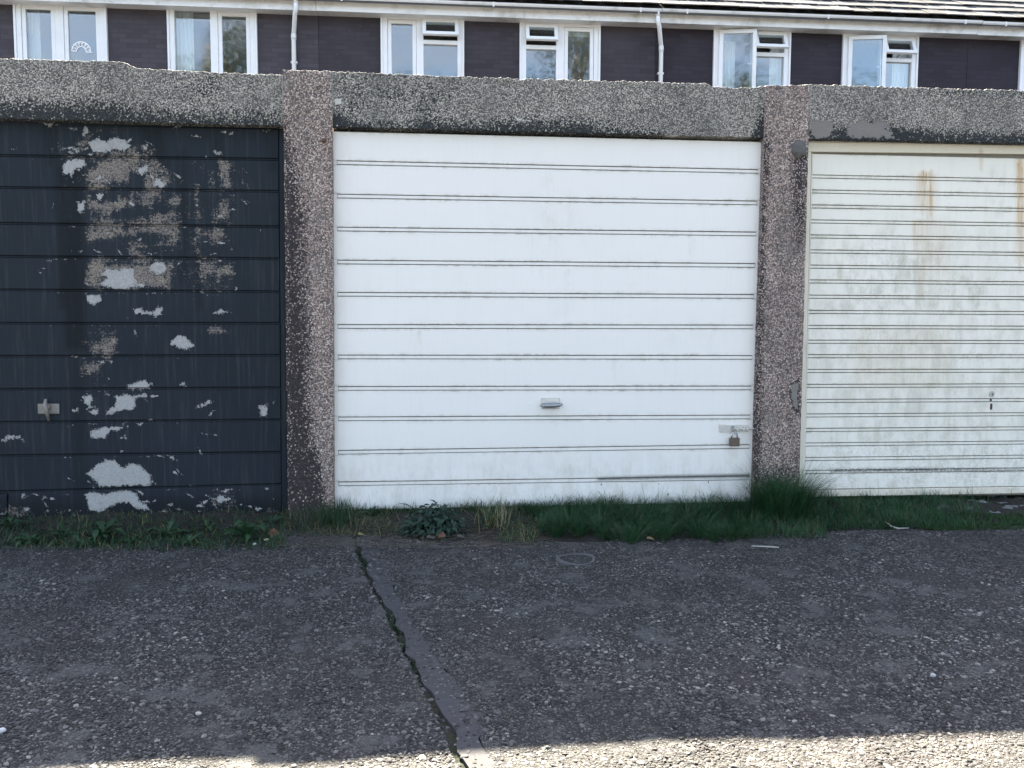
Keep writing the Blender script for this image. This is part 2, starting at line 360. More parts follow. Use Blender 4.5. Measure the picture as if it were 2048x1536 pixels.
for i_, (a_, b_) in enumerate([(312,320),(376,384),(448,455),(514,519),(581,585),(648,648),(714,712),(780,777),(846,841),(913,906),(985,970)]):
    for (xa_, xb_, k_) in ((90, 360, .46), (360, 480, .34), (-20, 90, .30), (480, 555, .24)):
        ya_, yb_ = a_+(b_-a_)*xa_/560, a_+(b_-a_)*xb_/560
        wear('black', 'peel', [(xa_, ya_+1.0), (xb_, yb_+1.0), (xb_, yb_+6.0), (xa_, ya_+6.0)], 5, k_)
for _ in range(150):          # small flakes and hair cracks round the bare patches
    xc, yc = rnd.choice([(rnd.gauss(230, 60), rnd.gauss(320, 60)), (rnd.gauss(220, 70), rnd.gauss(540, 50)), (rnd.gauss(240, 90), rnd.gauss(800, 70)), (rnd.gauss(260, 110), rnd.gauss(975, 40)), (rnd.gauss(420, 60), rnd.gauss(420, 130)), (rnd.uniform(-100, 550), rnd.uniform(990, 1030))])
    a_ = rnd.gauss(0, .5); l_ = rnd.uniform(2, 13); w_ = rnd.uniform(.8, 3.0); ca, sa = math.cos(a_), math.sin(a_)
    wear('black', 'peel', [(xc-l_*ca-w_*sa*.3, yc-l_*sa+w_*ca*.3), (xc+w_*sa, yc-w_*ca), (xc+l_*ca, yc+l_*sa), (xc-w_*sa, yc+w_*ca)], 4.5, .95)
for (x0, x1, ya, yb, k) in ((345, 470, 330, 400, .34), (345, 470, 400, 560, .38), (380, 460, 560, 600, .34), (110, 180, 250, 330, .36), (480, 500, 345, 375, .5), (120, 170, 330, 380, .4), (170, 240, 650, 720, .40), (165, 215, 720, 770, .34), (420, 460, 980, 1010, .5)):
    wear('black', 'worn', [(x0, ya), (x1, ya), (x1-4, yb), (x0+4, yb)], 12, k)
# white door
for x0, x1, ya, yb, k in ((1090,1110,345,500,.30), (1060,1160,395,480,.16), (1120,1130,540,640,.2), (690,700,430,500,.14), (820,850,660,720,.12), (1200,1500,900,975,.2), (1120,1200,930,960,.35), (668,1500,975,1020,.14), (1255,1290,520,590,.10), (1440,1500,860,1000,.2), (1300,1460,640,700,.10), (670,690,300,1000,.18)):
    wear('white', 'grime', [(x0,ya),(x1,ya),(x1,yb),(x0,yb)], 26, k*.8)
wear('white', 'dark', [(1195,955),(1330,951),(1500,948),(1500,954),(1330,957),(1195,961)], 3, .85)
wear('white', 'rust', [(1439,850),(1450,852),(1447,862),(1440,862)], 3, .9)
# right door
for x0, x1, ya, yb, k in ((1828,1872,352,420,.22), (2034,2052,322,520,.35), (1838,1900,440,560,.10), (1700,1900,650,780,.10)):
    wear('cream', 'rust', [(x0,ya),(x1,ya),(x1-3,yb),(x0+3,yb)], 11, min(1, k*1.15))
for x0, x1, ya, yb, k in ((1645,1652,500,560,.7), (1640,1900,480,640,.35), (1760,1800,440,500,.3), (1985,2000,350,420,.5), (1810,1840,560,700,.4), (1700,1720,620,720,.3), (1618,2060,640,990,.26), (1640,2060,820,990,.30), (1860,2000,540,640,.4), (1620,2060,450,640,.14), (1735,1765,470,540,.35), (1950,2060,700,800,.25)):
    wear('cream', 'grime', [(x0,ya),(x1,ya),(x1,yb),(x0,yb)], 26, min(1, k*1.5))
def runs(zone, attr, x, y0, y1, w, k, n=7):
    for _ in range(n):
        xc = x+rnd.gauss(0, w*.5); ln = (y1-y0)*rnd.uniform(.25, 1.0); ww = rnd.uniform(.8, 2.6); ys_ = y0+rnd.uniform(-2, 8)
        wear(zone, attr, [(xc-ww, ys_), (xc+ww, ys_), (xc+ww*.35+rnd.gauss(0, 1), ys_+ln), (xc-ww*.2, ys_+ln)], 3.2, min(1, k*1.35)*rnd.uniform(.5, 1))
for a_ in ((1850, 343, 440, 14, 1.0, 14), (1850, 345, 420, 7, 1.0, 8), (1862, 380, 520, 10, .35, 6), (2043, 318, 470, 5, 1.0, 9), (2042, 330, 640, 5, .7, 6), (1965, 300, 345, 6, .35, 4), (1836, 440, 620, 16, .3, 7)): runs('cream', 'rust', *a_)
for a_ in ((1648, 500, 565, 4, .8, 4), (1735, 535, 600, 8, .5, 5), (1815, 560, 690, 14, .6, 8), (1760, 440, 500, 12, .5, 6), (1992, 350, 420, 5, .7, 5), (1990, 600, 700, 20, .5, 8), (1880, 620, 760, 22, .5, 9), (1700, 640, 760, 20, .45, 8), (2020, 700, 820, 14, .5, 6), (2150, 350, 700, 60, .5, 14)): runs('cream', 'grime', *a_)
for a_ in ((1100, 345, 470, 10, .45, 8), (1085, 470, 560, 14, .3, 5), (1130, 540, 640, 8, .35, 5), (697, 440, 500, 4, .3, 3), (835, 660, 720, 6, .3, 4), (1465, 885, 960, 12, .3, 6), (1270, 530, 580, 8, .25, 4), (980, 400, 450, 20, .2, 4), (1380, 470, 540, 14, .22, 4), (1108, 820, 870, 8, .25, 4), (1130, 930, 960, 16, .5, 5), (1240, 715, 770, 12, .2, 3)): runs('white', 'grime', *a_)
wear('white', 'grime', [(660,930),(1510,915),(1510,1025),(660,1030)], 40, .30)
wear('cream', 'scuff', [(1618,880),(2400,880),(2400,985),(1618,985)], 20, 1.0)
wear('cream', 'scuff', [(1700,480),(1800,480),(1800,700),(1700,700)], 20, .6)
wear('cream', 'dark', [(1660,938),(1860,936),(2048,938),(2048,942),(1660,944)], 3, .8)
for p in ([(1738,470),(1765,475),(1760,500),(1740,495)], [(1745,560),(1775,550),(1790,575),(1760,590)], [(1990,345),(2005,352),(1998,372)]):
    wear('cream', 'scuff', p, 5, 1.0)
# concrete
wear('lintel', 'stain', [(-360,190),(0,206),(180,208),(300,220),(420,232),(500,226),(566,236),(570,262),(-360,255)], 26, 1)
wear('lintel', 'stain', [(664,222),(688,236),(760,254),(760,266),(660,266)], 9, 1)
wear('lintel', 'stain', [(664,244),(800,252),(850,238),(960,247),(1020,240),(1160,244),(1240,257),(1320,266),(1320,290),(664,266)], 17, .95)
wear('lintel', 'stain', [(1514,244),(1530,212),(1536,290),(1496,282)], 7, 1)
wear('lintel', 'stain', [(1618,252),(1700,256),(1740,248),(1800,257),(1900,262),(1980,268),(2048,268),(2520,276),(2520,306),(1618,290)], 13, 1)
wear('lintel', 'stain', [(330,150),(440,160),(440,215),(330,205)], 40, .42)
wear('lintel', 'stain', [(664,150),(900,160),(900,235),(664,235)], 50, .40)
wear('lintel', 'stain', [(1860,176),(2060,182),(2060,196),(1860,190)], 12, .5)
wear('lintel', 'mortar', [(1622,240),(1666,240),(1664,272),(1640,276),(1622,274)], 14, 1)
wear('lintel', 'mortar', [(1690,250),(1722,240),(1768,240),(1788,268),(1792,278),(1750,278),(1690,276)], 16, .85)
wear('lintel', 'pale', [(1020,225),(1060,235),(1080,248),(1030,250)], 9, .55)
wear('lintel', 'pale', [(668,198),(682,196),(684,208),(670,210)], 4, .9)
wear('lintel', 'pale', [(1310,272),(1350,270),(1380,274),(1380,280),(1310,278)], 3, .9)
wear('pillar', 'stain', [(566,262),(588,330),(606,420),(606,520),(618,700),(624,860),(612,1000),(610,1050),(560,1050)], 22, .92)
wear('pillar', 'stain', [(594,905),(628,892),(640,920),(648,990),(655,1050),(580,1050)], 9, 1)
wear('pillar', 'stain', [(1582,318),(1614,300),(1606,430),(1598,520)], 14, .75)
wear('pillar', 'stain', [(1528,262),(1542,300),(1534,420),(1524,800),(1520,1025),(1498,1025),(1522,300)], 7, .62)
wear('pillar', 'stain', [(1580,768),(1600,758),(1599,832),(1585,816)], 6, 1)
wear('pillar', 'stain', [(1500,930),(1600,930),(1600,1030),(1500,1030)], 30, .4)
wear('pillar', 'mortar', [(1582,770),(1597,764),(1596,822),(1586,812)], 5, .9)

# ------------------------------------------------------------------ plates: a front sheet with real thickness, cut to its four corners
def plate(name, q, yf, th, mat, parent, zone=None, cell=.0, bev=.0015, seam=0.0, extra=None, curl=0.0):
    """q: TL,TR,BR,BL in photograph pixels, laid on the plane y=yf; th: depth behind it"""
    C = PX([a[0] for a in q], [a[1] for a in q], yf)
    wdt = np.linalg.norm(C[1]-C[0]); hgt = np.linalg.norm(C[3]-C[0])
    nx = max(1, int(wdt/cell)) if cell else 1; nz_ = max(1, int(hgt/cell)) if cell else 1
    us = np.linspace(0, 1, nx+1); vs_ = np.linspace(0, 1, nz_+1)
    us = np.concatenate([[0], np.clip(us, bev/wdt, 1-bev/wdt), [1]]); vs_ = np.concatenate([[0], np.clip(vs_, bev/hgt, 1-bev/hgt), [1]])
    U, V = np.meshgrid(us, vs_)
    P = (1-U)[..., None]*(1-V)[..., None]*C[0]+U[..., None]*(1-V)[..., None]*C[1]+U[..., None]*V[..., None]*C[2]+(1-U)[..., None]*V[..., None]*C[3]
    nr, nc = U.shape
    ring = np.zeros((nr, nc), bool); ring[0] = ring[-1] = True; ring[:, 0] = ring[:, -1] = True
    P[ring, 1] += bev
    vv = P.reshape(-1, 3); idx = np.arange(nr*nc).reshape(nr, nc)
    fs = np.stack([idx[:-1, :-1], idx[1:, :-1], idx[1:, 1:], idx[:-1, 1:]], -1).reshape(-1, 4).tolist()
    b = np.concatenate([idx[0, :], idx[1:, -1], idx[-1, -2::-1], idx[-2:0:-1, 0]])
    back = vv[b].copy(); back[:, 1] = yf+th; n0 = len(vv); nb = len(b)
    vv = np.vstack([vv, back])
    fs += [(int(b[i]), int(b[(i+1) % nb]), n0+(i+1) % nb, n0+i) for i in range(nb)]
    at = None
    if zone:
        px, py = PROJ(vv); at = fields(zone, px, py)
        if seam:
            v = np.concatenate([V.reshape(-1), np.full(nb, .5)]); u = np.concatenate([U.reshape(-1), np.full(nb, .5)])
            dd = np.minimum(v, 1-v)*hgt
            g = np.exp(-dd/.0045)*seam
            g *= .45+.75*np.clip(np.sin(px*.021+py*.13)*.5+.5+.4*np.sin(px*.0063+py*.7), 0, 1)
            at['seam'] = g
    return mesh_obj(name, vv, fs, mat, parent, False, at)
def lerp(a, b, t): return a+(b-a)*t

def beam(name, top, bot, x0, x1, yf, depth, mat, parent, zone, cell=.006):
    """concrete beam: front face between two pixel polylines, weathered rounded arris on top"""
    T = np.array(top, float); B = np.array(bot, float)
    wdt = abs(PX(x1, 200, yf)[0]-PX(x0, 200, yf)[0]); n = max(2, int(wdt/cell))
    xs = np.linspace(x0, x1, n+1); ty = np.interp(xs, T[:, 0], T[:, 1]); by = np.interp(xs, B[:, 0], B[:, 1])
    PT = PX(xs, ty, yf); PB = PX(xs, by, yf)
    jig = np.array([mnoise.fractal(Vector((x*55, yf*9, 3.1)), 1.0, 2.0, 4)*.006+abs(mnoise.noise(Vector((x*14, 1.7, 0))))*-.005 for x in PT[:, 0]])
    PT[:, 2] += jig
    h = np.abs(PT[:, 2]-PB[:, 2]).mean(); nz_ = max(2, int(h/cell)); rows = []
    rr = .0065
    for k in range(nz_+1):
        t = k/nz_; p = PB*(1-t)+PT*t; p = p.copy(); p[:, 2] -= rr*t
        p[:, 1] += np.array([mnoise.fractal(Vector((a[0]*30, a[2]*30, yf)), 1.0, 2.0, 3)*.0016 for a in p])
        rows.append(p)
    base = rows[-1].copy()
    for a in (30, 60, 90):
        p = base.copy(); p[:, 1] += rr*(1-math.cos(math.radians(a))); p[:, 2] += rr*math.sin(math.radians(a)); rows.append(p)
    p = rows[-1].copy(); p[:, 1] = yf+depth; rows.append(p)
    p = rows[0].copy(); p[:, 1] = yf+depth; rows.insert(0, p)
    vv = np.vstack(rows); nc = n+1; idx = np.arange(len(vv)).reshape(len(rows), nc)
    fs = np.stack([idx[:-1, :-1], idx[:-1, 1:], idx[1:, 1:], idx[1:, :-1]], -1).reshape(-1, 4).tolist()
    fs += [idx[:, 0].tolist(), idx[::-1, -1].tolist()]
    px, py = PROJ(vv)
    return mesh_obj(name, vv, fs, mat, parent, True, fields(zone, px, py))

# ------------------------------------------------------------------ garages
YD = 0.0
def at(px, py, y=0.0): return Vector(PX(px, py, y))
gA = empty('garage', at(140, 1040), 'garage with a black door whose paint is flaking off in grey patches', 'garage', 'garages standing in one row')
gB = empty('garage', at(1085, 1020), 'garage with the clean white door between the two pink pebbled pillars', 'garage', 'garages standing in one row')
gC = empty('garage', at(2040, 1000), 'garage with a grubby cream door of narrow ribs and rust runs', 'garage', 'garages standing in one row')
beam('lintel', [(-360,106),(0,115),(100,119),(208,121),(236,122),(256,127),(268,134),(300,137),(420,143),(566,149)], [(-360,224),(0,237),(566,252)], -360, 580, -.03, .16, MLINT, gA, 'lintel')
beam('lintel', [(664,142),(1000,155),(1418,166),(1423,172),(1470,175),(1510,174),(1532,171)], [(664,254),(1530,276)], 650, 1545, -.03, .16, MLINT, gB, 'lintel')
beam('lintel', [(1620,168),(2048,180),(2520,191)], [(1620,278),(2048,287),(2520,296)], 1606, 2520, -.03, .16, MLINT, gC, 'lintel')
for g_, xa, xb in ((gA, -360, 615), (gB, 615, 1576), (gC, 1576, 2520)):
    a = PX(xa, 160, .13)[0]; b = PX(xb, 160, .13)[0]
    m = MB(); m.box(a+.0003, b-.0003, .118, 4.9, 2.02, 2.12); m.box(a+.0003, b-.0003, 4.9, 5.0, 0, 2.12)
    m.build('roof_slab', MMORT, g_)
    for x_ in (a+.002, b-.06): MB().box(x_, x_+.058, .16, 4.898, 0, 2.018).build('side_wall', MMORT, g_)

# pillars
def pillar(q, label):
    C = PX([a[0] for a in q], [a[1] for a in q], -.04)
    o = beam('concrete_pillar', [q[0], q[1]], [q[3], q[2]], q[0][0], q[1][0], -.04, .2, MPILL, None, 'pillar')
    # taper the sides to the lower corners
    me = o.data; co = np.empty(len(me.vertices)*3); me.vertices.foreach_get('co', co); co = co.reshape(-1, 3)
    zt, zb = C[0][2], C[3][2]
    t = np.clip((zt-co[:, 2])/(zt-zb), 0, 1)
    n_ = next(k for k in range(1, len(co)) if co[k, 0] < co[k-1, 0]-.05); u = np.tile(np.linspace(0, 1, n_), len(co)//n_)
    co[:, 0] = (C[0][0]*(1-t)+C[3][0]*t)*(1-u)+(C[1][0]*(1-t)+C[2][0]*t)*u
    wob_ = np.array([mnoise.fractal(Vector((0, 0, z*22)), 1, 2, 4) for z in co[:, 2]])*.0025
    co[:, 0] += wob_*(np.abs(u-.5)*2)**3
    me.vertices.foreach_set('co', co.reshape(-1)); me.update()
    px, py = PROJ(co)
    for k, f in fields('pillar', px, py).items():
        (me.attributes.get(k) or me.attributes.new(k, 'FLOAT', 'POINT')).data.foreach_set('value', f.astype(np.float32))
    return tag(o, label, 'pillar', 'concrete pillars between the garage doors')
p1 = pillar([(566,139),(664,142),(668,1045),(576,1050)], 'pink pebbled concrete pillar with black algae between the black and white doors')
p2 = pillar([(1532,169),(1620,169),(1597,1025),(1506,1030)], 'pink pebbled concrete pillar with mortar lumps between the white and cream doors')
for par_, q_ in ((p1, [(564.2,150),(566,150),(566.3,206),(564.6,206)]), (p1, [(664.0,146),(665.6,146),(666.4,214),(664.6,214)]), (p2, [(1530.2,176),(1532.6,176),(1533.4,236),(1531.4,236)]), (p2, [(1619.6,172),(1621.0,172),(1620.6,262),(1619.2,262)])):
    plate('mortar_joint', q_, -.036, .03, MJOINT, par_, None)
def lump(name, px, py, r, yf, mat, parent, sz=(1, .35, 1.1)):
    bm = bmesh.new(); bmesh.ops.create_icosphere(bm, subdivisions=3, radius=1)
    c = PX(px, py, yf)
    for v in bm.verts:
        n_ = 1+.28*mnoise.fractal(v.co*1.8+Vector((px, py, 0)), 1, 2, 4); v.co = Vector((v.co.x*sz[0], v.co.y*sz[1], v.co.z*sz[2]))*r*n_+Vector(c)
    me = bpy.data.meshes.new(name); bm.to_mesh(me); bm.free(); me.materials.append(mat)
    for p in me.polygons: p.use_smooth = True
    return link(bpy.data.objects.new(name, me), parent)
lump('mortar_lump', 1598, 299, .040, -.042, MMORT, p2)
lump('bolt', 648, 281, .011, -.044, MRUST, p1, (1, .8, 1))

# ---- white door
def door_back(q, y, parent, mat):
    return plate('door', q, y, .03, mat, parent)
dB = door_back([(666,262),(1525,284),(1502.5,1004),(669,1021)], .010, gB, simple_mat('door_backing', (.20, .20, .18), .8))
gl = [(325,343),(392,406),(458,468),(524,531),(588.5,593),(653,654),(714,715),(777,776),(838,834),(905,893),(968,956)]
WL = lambda y: lerp(664.5, 668.5, (y-263)/757); WR = lambda y: lerp(1526.5, 1503.5, (y-284)/719)
HG = 4.6; SM = 1.0
ys = [(263, 284)]+gl+[(1020, 1003)]
for i in range(len(ys)-1):
    (a, b), (c, d) = ys[i], ys[i+1]
    o0 = 0 if i == 0 else HG; o1 = 0 if i == len(ys)-2 else HG
    q = [(WL(a), a+o0), (WR(b), b+o0), (WR(d), d-o1), (WL(c), c-o1)]
    plate('panel', q, 0, .009, MWHITE, dB, 'white', .008, .0012, .75)
for a, b in gl:
    lx, rx = WL(a)+9.5, WR(b)-8.5
    plate('stile', [(WL(a), a-HG+.02), (lx-SM, a-HG+.25), (lx-SM, a+HG+.2), (WL(a), a+HG-.02)], .0, .009, MWHITE, dB, 'white', .006, .0003, .12)
    plate('stile', [(rx+SM, b-HG-.2), (WR(b), b-HG+.02), (WR(b), b+HG-.02), (rx+SM, b+HG-.2)], .0, .009, MWHITE, dB, 'white', .006, .0003, .12)
    plate('batten', [(lx, a-HG+1.9), (rx, b-HG+1.9), (rx, b+HG-1.7), (lx, a+HG-1.7)], .0015, .0085, MWHITE, dB, 'white', .008, .001, .22)
# dark strips in the gap round the door, its shade put into the colour
m = MB()
plate('door_surround', [(1526.5,276),(1530,276),(1506,1010),(1503.5,1010)], .03, .05, MVOID, gB)
plate('door_surround', [(664,250),(1530,272),(1530,292),(664,272)], .05, .02, MVOID, gB)
# T handle
hc = at(1101, 809, 0)
m = MB(); m.box(hc.x-.046, hc.x+.046, -.007, -.0005, hc.z-.020, hc.z+.034, .003); m.build('handle_plate', MGALV, dB)
m = MB(); m.m = Matrix.Translation((hc.x, -.030, hc.z-.002))
m.tube([(-.052, .004, -.001), (-.04, -.004, -.001), (-.015, -.010, 0), (.015, -.010, .001), (.042, -.003, .003), (.054, .005, .004)], [.0055, .010, .0125, .0125, .010, .006], 12)
m.tube([(0, -.004, 0), (0, .027, 0)], .008, 10); m.build('handle', MZINC, dB, True)
# slide bolt and padlock
def at0(px, py): return PX(px, py, 0)
a = at0(1439, 850); b = at0(1505, 864)
m = MB(); m.box(a[0], a[0]+.150, -.0035, -.0006, b[2], a[2], .001); m.build('bolt_plate', MPLATE, dB)
zc = (a[2]+b[2])/2
m = MB(); m.tube([(a[0]+.065, -.010, zc), (a[0]+.182, -.010, zc)], .0052, 10)
for s_ in (.09, .125, .143): m.box(a[0]+s_-.006, a[0]+s_+.006, -.018, -.0036, zc-.010, zc+.010, .002)
m.build('slide_bolt', MPLATE, dB)
m = MB(); m.tube([(a[0]+.066, -.008, zc+.012), (a[0]+.066, -.022, zc+.004), (a[0]+.066, -.022, zc-.008), (a[0]+.066, -.008, zc-.012)], .004, 8); m.tube([(a[0]+.066, -.016, zc), (a[0]+.068, -.016, zc+.016)], .003, 8)
m.build('hasp', MZINC, dB)
m = MB(); m.tube([(a[0]+.172, -.010, zc-.001), (a[0]+.20, -.014, zc-.002)], .0035, 8); m.build('bolt_tip', MRUST, dB)
pl = at0(1466, 877)
pk = empty('padlock', (pl[0], -.02, pl[2]-.03), 'brown weathered padlock hanging from the bolt of the white door', 'padlock')
m = MB(); m.box(pl[0]-.025, pl[0]+.025, -.032, -.010, pl[2]-.036, pl[2]+.006, .003); m.build('lock_body', MBRASS, pk)
m = MB(); pts = [(pl[0]-.015, -.021, pl[2]+.003)]
for k in range(9):
    t = math.pi*(1-k/8); pts.append((pl[0]+.015*math.cos(t), -.021, pl[2]+.018+.017*math.sin(t)))
pts.append((pl[0]+.015, -.021, pl[2]+.003)); m.tube(pts, .0042, 8); m.build('shackle', MSTEEL, pk, True)

# ---- black door
YB = .025
dA = plate('door', [(-315,232),(569,252),(576,1040),(-300,1058)], YB+.016, .03, MVOID, gA)
bl = [(312,320),(376,384),(448,455),(514,519),(581,585),(648,648),(714,712),(780,777),(846,841),(913,906),(985,970)]
def ext(a, b, x): return a+(b-a)*x/560.0
ys = [(246, 257)]+bl+[(1046, 1032)]
for i in range(len(ys)-1):
    (a, b), (c, d) = ys[i], ys[i+1]
    L_, R_ = -300, 557+(i/11)*6
    q = [(L_, ext(a, b, L_)+1.2), (R_, ext(a, b, R_)+1.2), (R_, ext(c, d, R_)-3.2), (L_, ext(c, d, L_)-3.2)]
    if i == len(ys)-2:
        q2 = [(16, ext(a, b, 16)+1.2), (R_, q[1][1]), (R_, q[2][1]), (16, ext(c, d, 16)-3)]
        plate('panel', q2, YB, .014, MBLACK, dA, 'black', .006, .003, 0)
        plate('panel', [(L_, q[0][1]), (13, ext(a, b, 13)+4), (13, ext(c, d, 13)-3), (L_, q[3][1])], YB-.004, .016, MBLACK, dA, 'black', .006, .003, 0)
    else:
        plate('panel', q, YB, .014, MBLACK, dA, 'black', .006, .003, 0)
    if i:      # the lapped lip of each board
        plate('bead', [(L_, ext(a, b, L_)-2.4), (R_, ext(a, b, R_)-2.4), (R_, ext(a, b, R_)+.6), (L_, ext(a, b, L_)+.6)], YB+.007, .009, MBLACK, dA, 'black', .01, .001, 0)
plate('stile', [(558,256),(568,256.5),(575.5,1034),(564,1034)], YB-.002, .018, MBLACK, dA, 'black', .008, .002, 0)
plate('top_rail', [(-300,238),(568,253),(568,257),(-300,244)], YB-.003, .02, MBLACK, dA, 'black', .02, .001, 0)
hc = at(98, 818, YB)
m = MB(); m.box(hc.x-.050, hc.x+.050, YB-.006, YB-.0005, hc.z-.024, hc.z+.026, .004); m.build('handle_plate', simple_mat('worn_aluminium', (.20, .195, .18), .5, .3, .35, 50, dirt=(.2, .17, .12)), dA)
m = MB(); m.tube([(hc.x-.005, YB-.018, hc.z+.050), (hc.x-.006, YB-.026, hc.z+.018), (hc.x, YB-.027, hc.z-.005), (hc.x+.006, YB-.020, hc.z-.055)], [.006, .0105, .010, .006], 10)
m.tube([(hc.x, YB-.02, hc.z+.01), (hc.x, YB-.006, hc.z+.01)], .012, 12); m.build('handle', simple_mat('worn_lever', (.22, .205, .185), .5, .3, .4, 60, dirt=(.15, .1, .07)), dA, True)

# ---- cream door
YC = .03
dC = plate('door', [(1620,303),(2500,312),(2480,986),(1602,994)], YC+.010, .03, simple_mat('cream_backing', (.20, .19, .16), .8), gC)
plate('door_surround', [(1600,284),(2500,293),(2500,313),(1600,303)], YC-.012, .06, MFRAME, gC, 'cream', .01, .002)
plate('door_surround', [(1600,303.5),(1623,303.5),(1607,994),(1584,994)], YC-.012, .06, MFRAME, gC, 'cream', .01, .002)
plate('mortar_joint', [(1619,278),(2500,287),(2500,292.5),(1619,284)], YC-.02, .06, simple_mat('pale_mortar', (.50, .48, .44), .95, 0, .4, 90, .004, dirt=(.1, .1, .1)), gC, None)
n = 22
CL = lambda y: lerp(1626, 1609, (y-306)/680)
R0 = 2480
# measured pitch shrinks slightly towards the bottom
yl = [353, 383, 413, 443, 473, 503, 533.5, 563, 593.5, 624, 654, 683.5, 712.5, 742, 772, 802, 831, 860, 889, 918, 944]
def cy(yl_, x):     # the ribs run level in the world
    z = PX(1640, yl_, YC)[2]; p = PX(x, yl_, YC)
    lo, hi = yl_-60, yl_+60
    for _ in range(30):
        md = (lo+hi)/2
        if PX(x, md, YC)[2] > z: lo = md
        else: hi = md
    return (lo+hi)/2
rows_ = [308]+yl+[978]
for i in range(len(rows_)-1):
    a, c = rows_[i], rows_[i+1]
    o0 = 0 if i == 0 else 3.9; o1 = 0 if i == len(rows_)-2 else 3.9
    q = [(CL(a), cy(a+o0, CL(a))), (R0, cy(a+o0, R0)), (R0, cy(c-o1, R0)), (CL(c), cy(c-o1, CL(c)))]
    plate('panel', q, YC, .009, MCREAM, dC, 'cream', .008, .0012, .6)
for a in yl:
    plate('batten', [(CL(a)-.5, cy(a-2.2, CL(a))), (R0, cy(a-2.2, R0)), (R0, cy(a+2.4, R0)), (CL(a)-.5, cy(a+2.4, CL(a)))], YC-.0010, .0095, MCREAM, dC, 'cream', .012, .0008, .45)
plate('bottom_rail', [(1603,981),(R0,cy(979,R0)),(R0,cy(992,R0)),(1603,994)], YC-.006, .03, MFRAME, dC, 'cream', .01, .002, .5)
plate('stile', [(1624.2,307),(1625.6,307),(1608.6,979),(1607.2,979)], YC-.001, .01, MCREAM, dC, 'cream', .02, .0005, .3)
lc = at(1983, 788, YC)
m = MB()
for k in range(20):
    a_, b_ = 2*math.pi*k/20, 2*math.pi*(k+1)/20
    m.tube([(lc.x+.0135*math.cos(a_), YC-.002, lc.z+.0135*math.sin(a_)), (lc.x+.0135*math.cos(b_), YC-.002, lc.z+.0135*math.sin(b_))], .002, 6)
m.tube([(lc.x, YC-.001, lc.z), (lc.x, YC-.006, lc.z)], .0085, 14); m.build('lock_ring', MPLATE, dC)
m = MB(); m.tube([(lc.x, YC-.0055, lc.z), (lc.x, YC-.0075, lc.z)], .0035, 10); m.box(lc.x-.0015, lc.x+.0015, YC-.0075, YC-.0055, lc.z-.007, lc.z); m.build('keyhole', MVOID, dC)
kc = at(1982, 813, YC); m = MB(); m.box(kc.x-.006, kc.x+.006, YC-.003, YC-.0006, kc.z-.016, kc.z+.016, .002); m.build('handle_slot', MRUST, dC)
kc = at(1981, 800, YC); m = MB(); m.box(kc.x-.005, kc.x+.005, YC-.004, YC+.001, kc.z-.005, kc.z+.005, .001); m.build('bolt', MVOID, dC)
# ------------------------------------------------------------------ ground
def hfun(x, y):
    return .0035*np.sin(x*2.1+1)*np.cos(y*2.7)+.0025*np.sin(x*5.3+y*3.1)+.0015*np.sin(x*11-y*9)
EDGE = np.array([PG(*p) for p in [(-900,1112),(-400,1104),(0,1094),(200,1090),(330,1085),(450,1076),(575,1064),(700,1066),(800,1080),(1000,1086),(1200,1086),(1400,1076),(1600,1066),(1800,1058),(2048,1054),(2500,1046),(3000,1040)]])
def edge_y(x): return np.interp(x, EDGE[:, 0], EDGE[:, 1])+.008*np.sin(np.asarray(x)*17)+.006*np.sin(np.asarray(x)*41)
JN = np.array([PG(*p) for p in [(704,1066),(720,1130),(744,1180),(772,1230),(803,1300),(830,1350),(864,1420),(897,1490),(918,1536)]])
_jo = np.argsort(JN[:, 1]); JY = JN[_jo, 1]; JX = JN[_jo, 0]
_sl = (JX[0]-JX[-1])/(JY[0]-JY[-1])
def jx(y):
    y = np.asarray(y, float); x = np.interp(y, JY, JX)
    x = np.where(y < JY[0], JX[0]+(y-JY[0])*_sl, x)
    return x+.0025*np.sin(y*23)+.003*np.sin(y*57+1)+.002*np.sin(y*131)
def jw(y): return .019+.006*np.sin(np.asarray(y)*9+2)+.006*np.sin(np.asarray(y)*31)
def sw(y): return .066+.014*np.sin(np.asarray(y)*6.0+.5)+.008*np.sin(np.asarray(y)*29)+.004*np.sin(np.asarray(y)*83)

def ground_mat(name, matrix, patchy=True):
    g = NG(name); co = g.coord()
    v = g.vor(150, co); v2 = g.vor(420, co)
    sep = g.node('ShaderNodeSeparateColor'); g.l.new(v.outputs['Color'], sep.inputs[0])
    st = g.ramp(sep.outputs[0], [(0, (.03, .03, .031)), (.5, (.058, .057, .055)), (.85, (.1, .097, .092)), (1, (.16, .155, .15))])
    gap = g.sstep(v.outputs['Distance'], .6, .35)
    col = g.mix(g.math('MULTIPLY', gap, .85), matrix, st)
    big = g.noise(2.2, 6, .65, co)
    col = g.mix(g.math('MULTIPLY', g.sstep(big, .5, .72), .4), col, tuple(c*.45 for c in matrix))
    if patchy:
        lich = g.sstep(g.noise(6.5, 5, .65, co), .53, .63)
        col = g.mix(g.math('MULTIPLY', lich, .6), col, (.085, .085, .084))
        red = g.sstep(g.noise(1.3, 3, .5, co), .52, .72)
        col = g.mix(g.math('MULTIPLY', red, .35), col, (.045, .034, .036))
    h = g.math('ADD', g.math('MULTIPLY', gap, 1.0), g.math('MULTIPLY', g.noise(90, 5, .7, co), .8))
    return g.bsdf(col, .92, g.bump(h, .004, .9), spec=.25)
MGROUND = ground_mat('worn_aggregate_surface', (.0225, .0217, .0222))
MSTRIP = simple_mat('smooth_mortar_strip', (.046, .0455, .050), .95, 0, .3, 45, .0025, .2, dirt=(.04, .04, .04), dirtamt=.7)
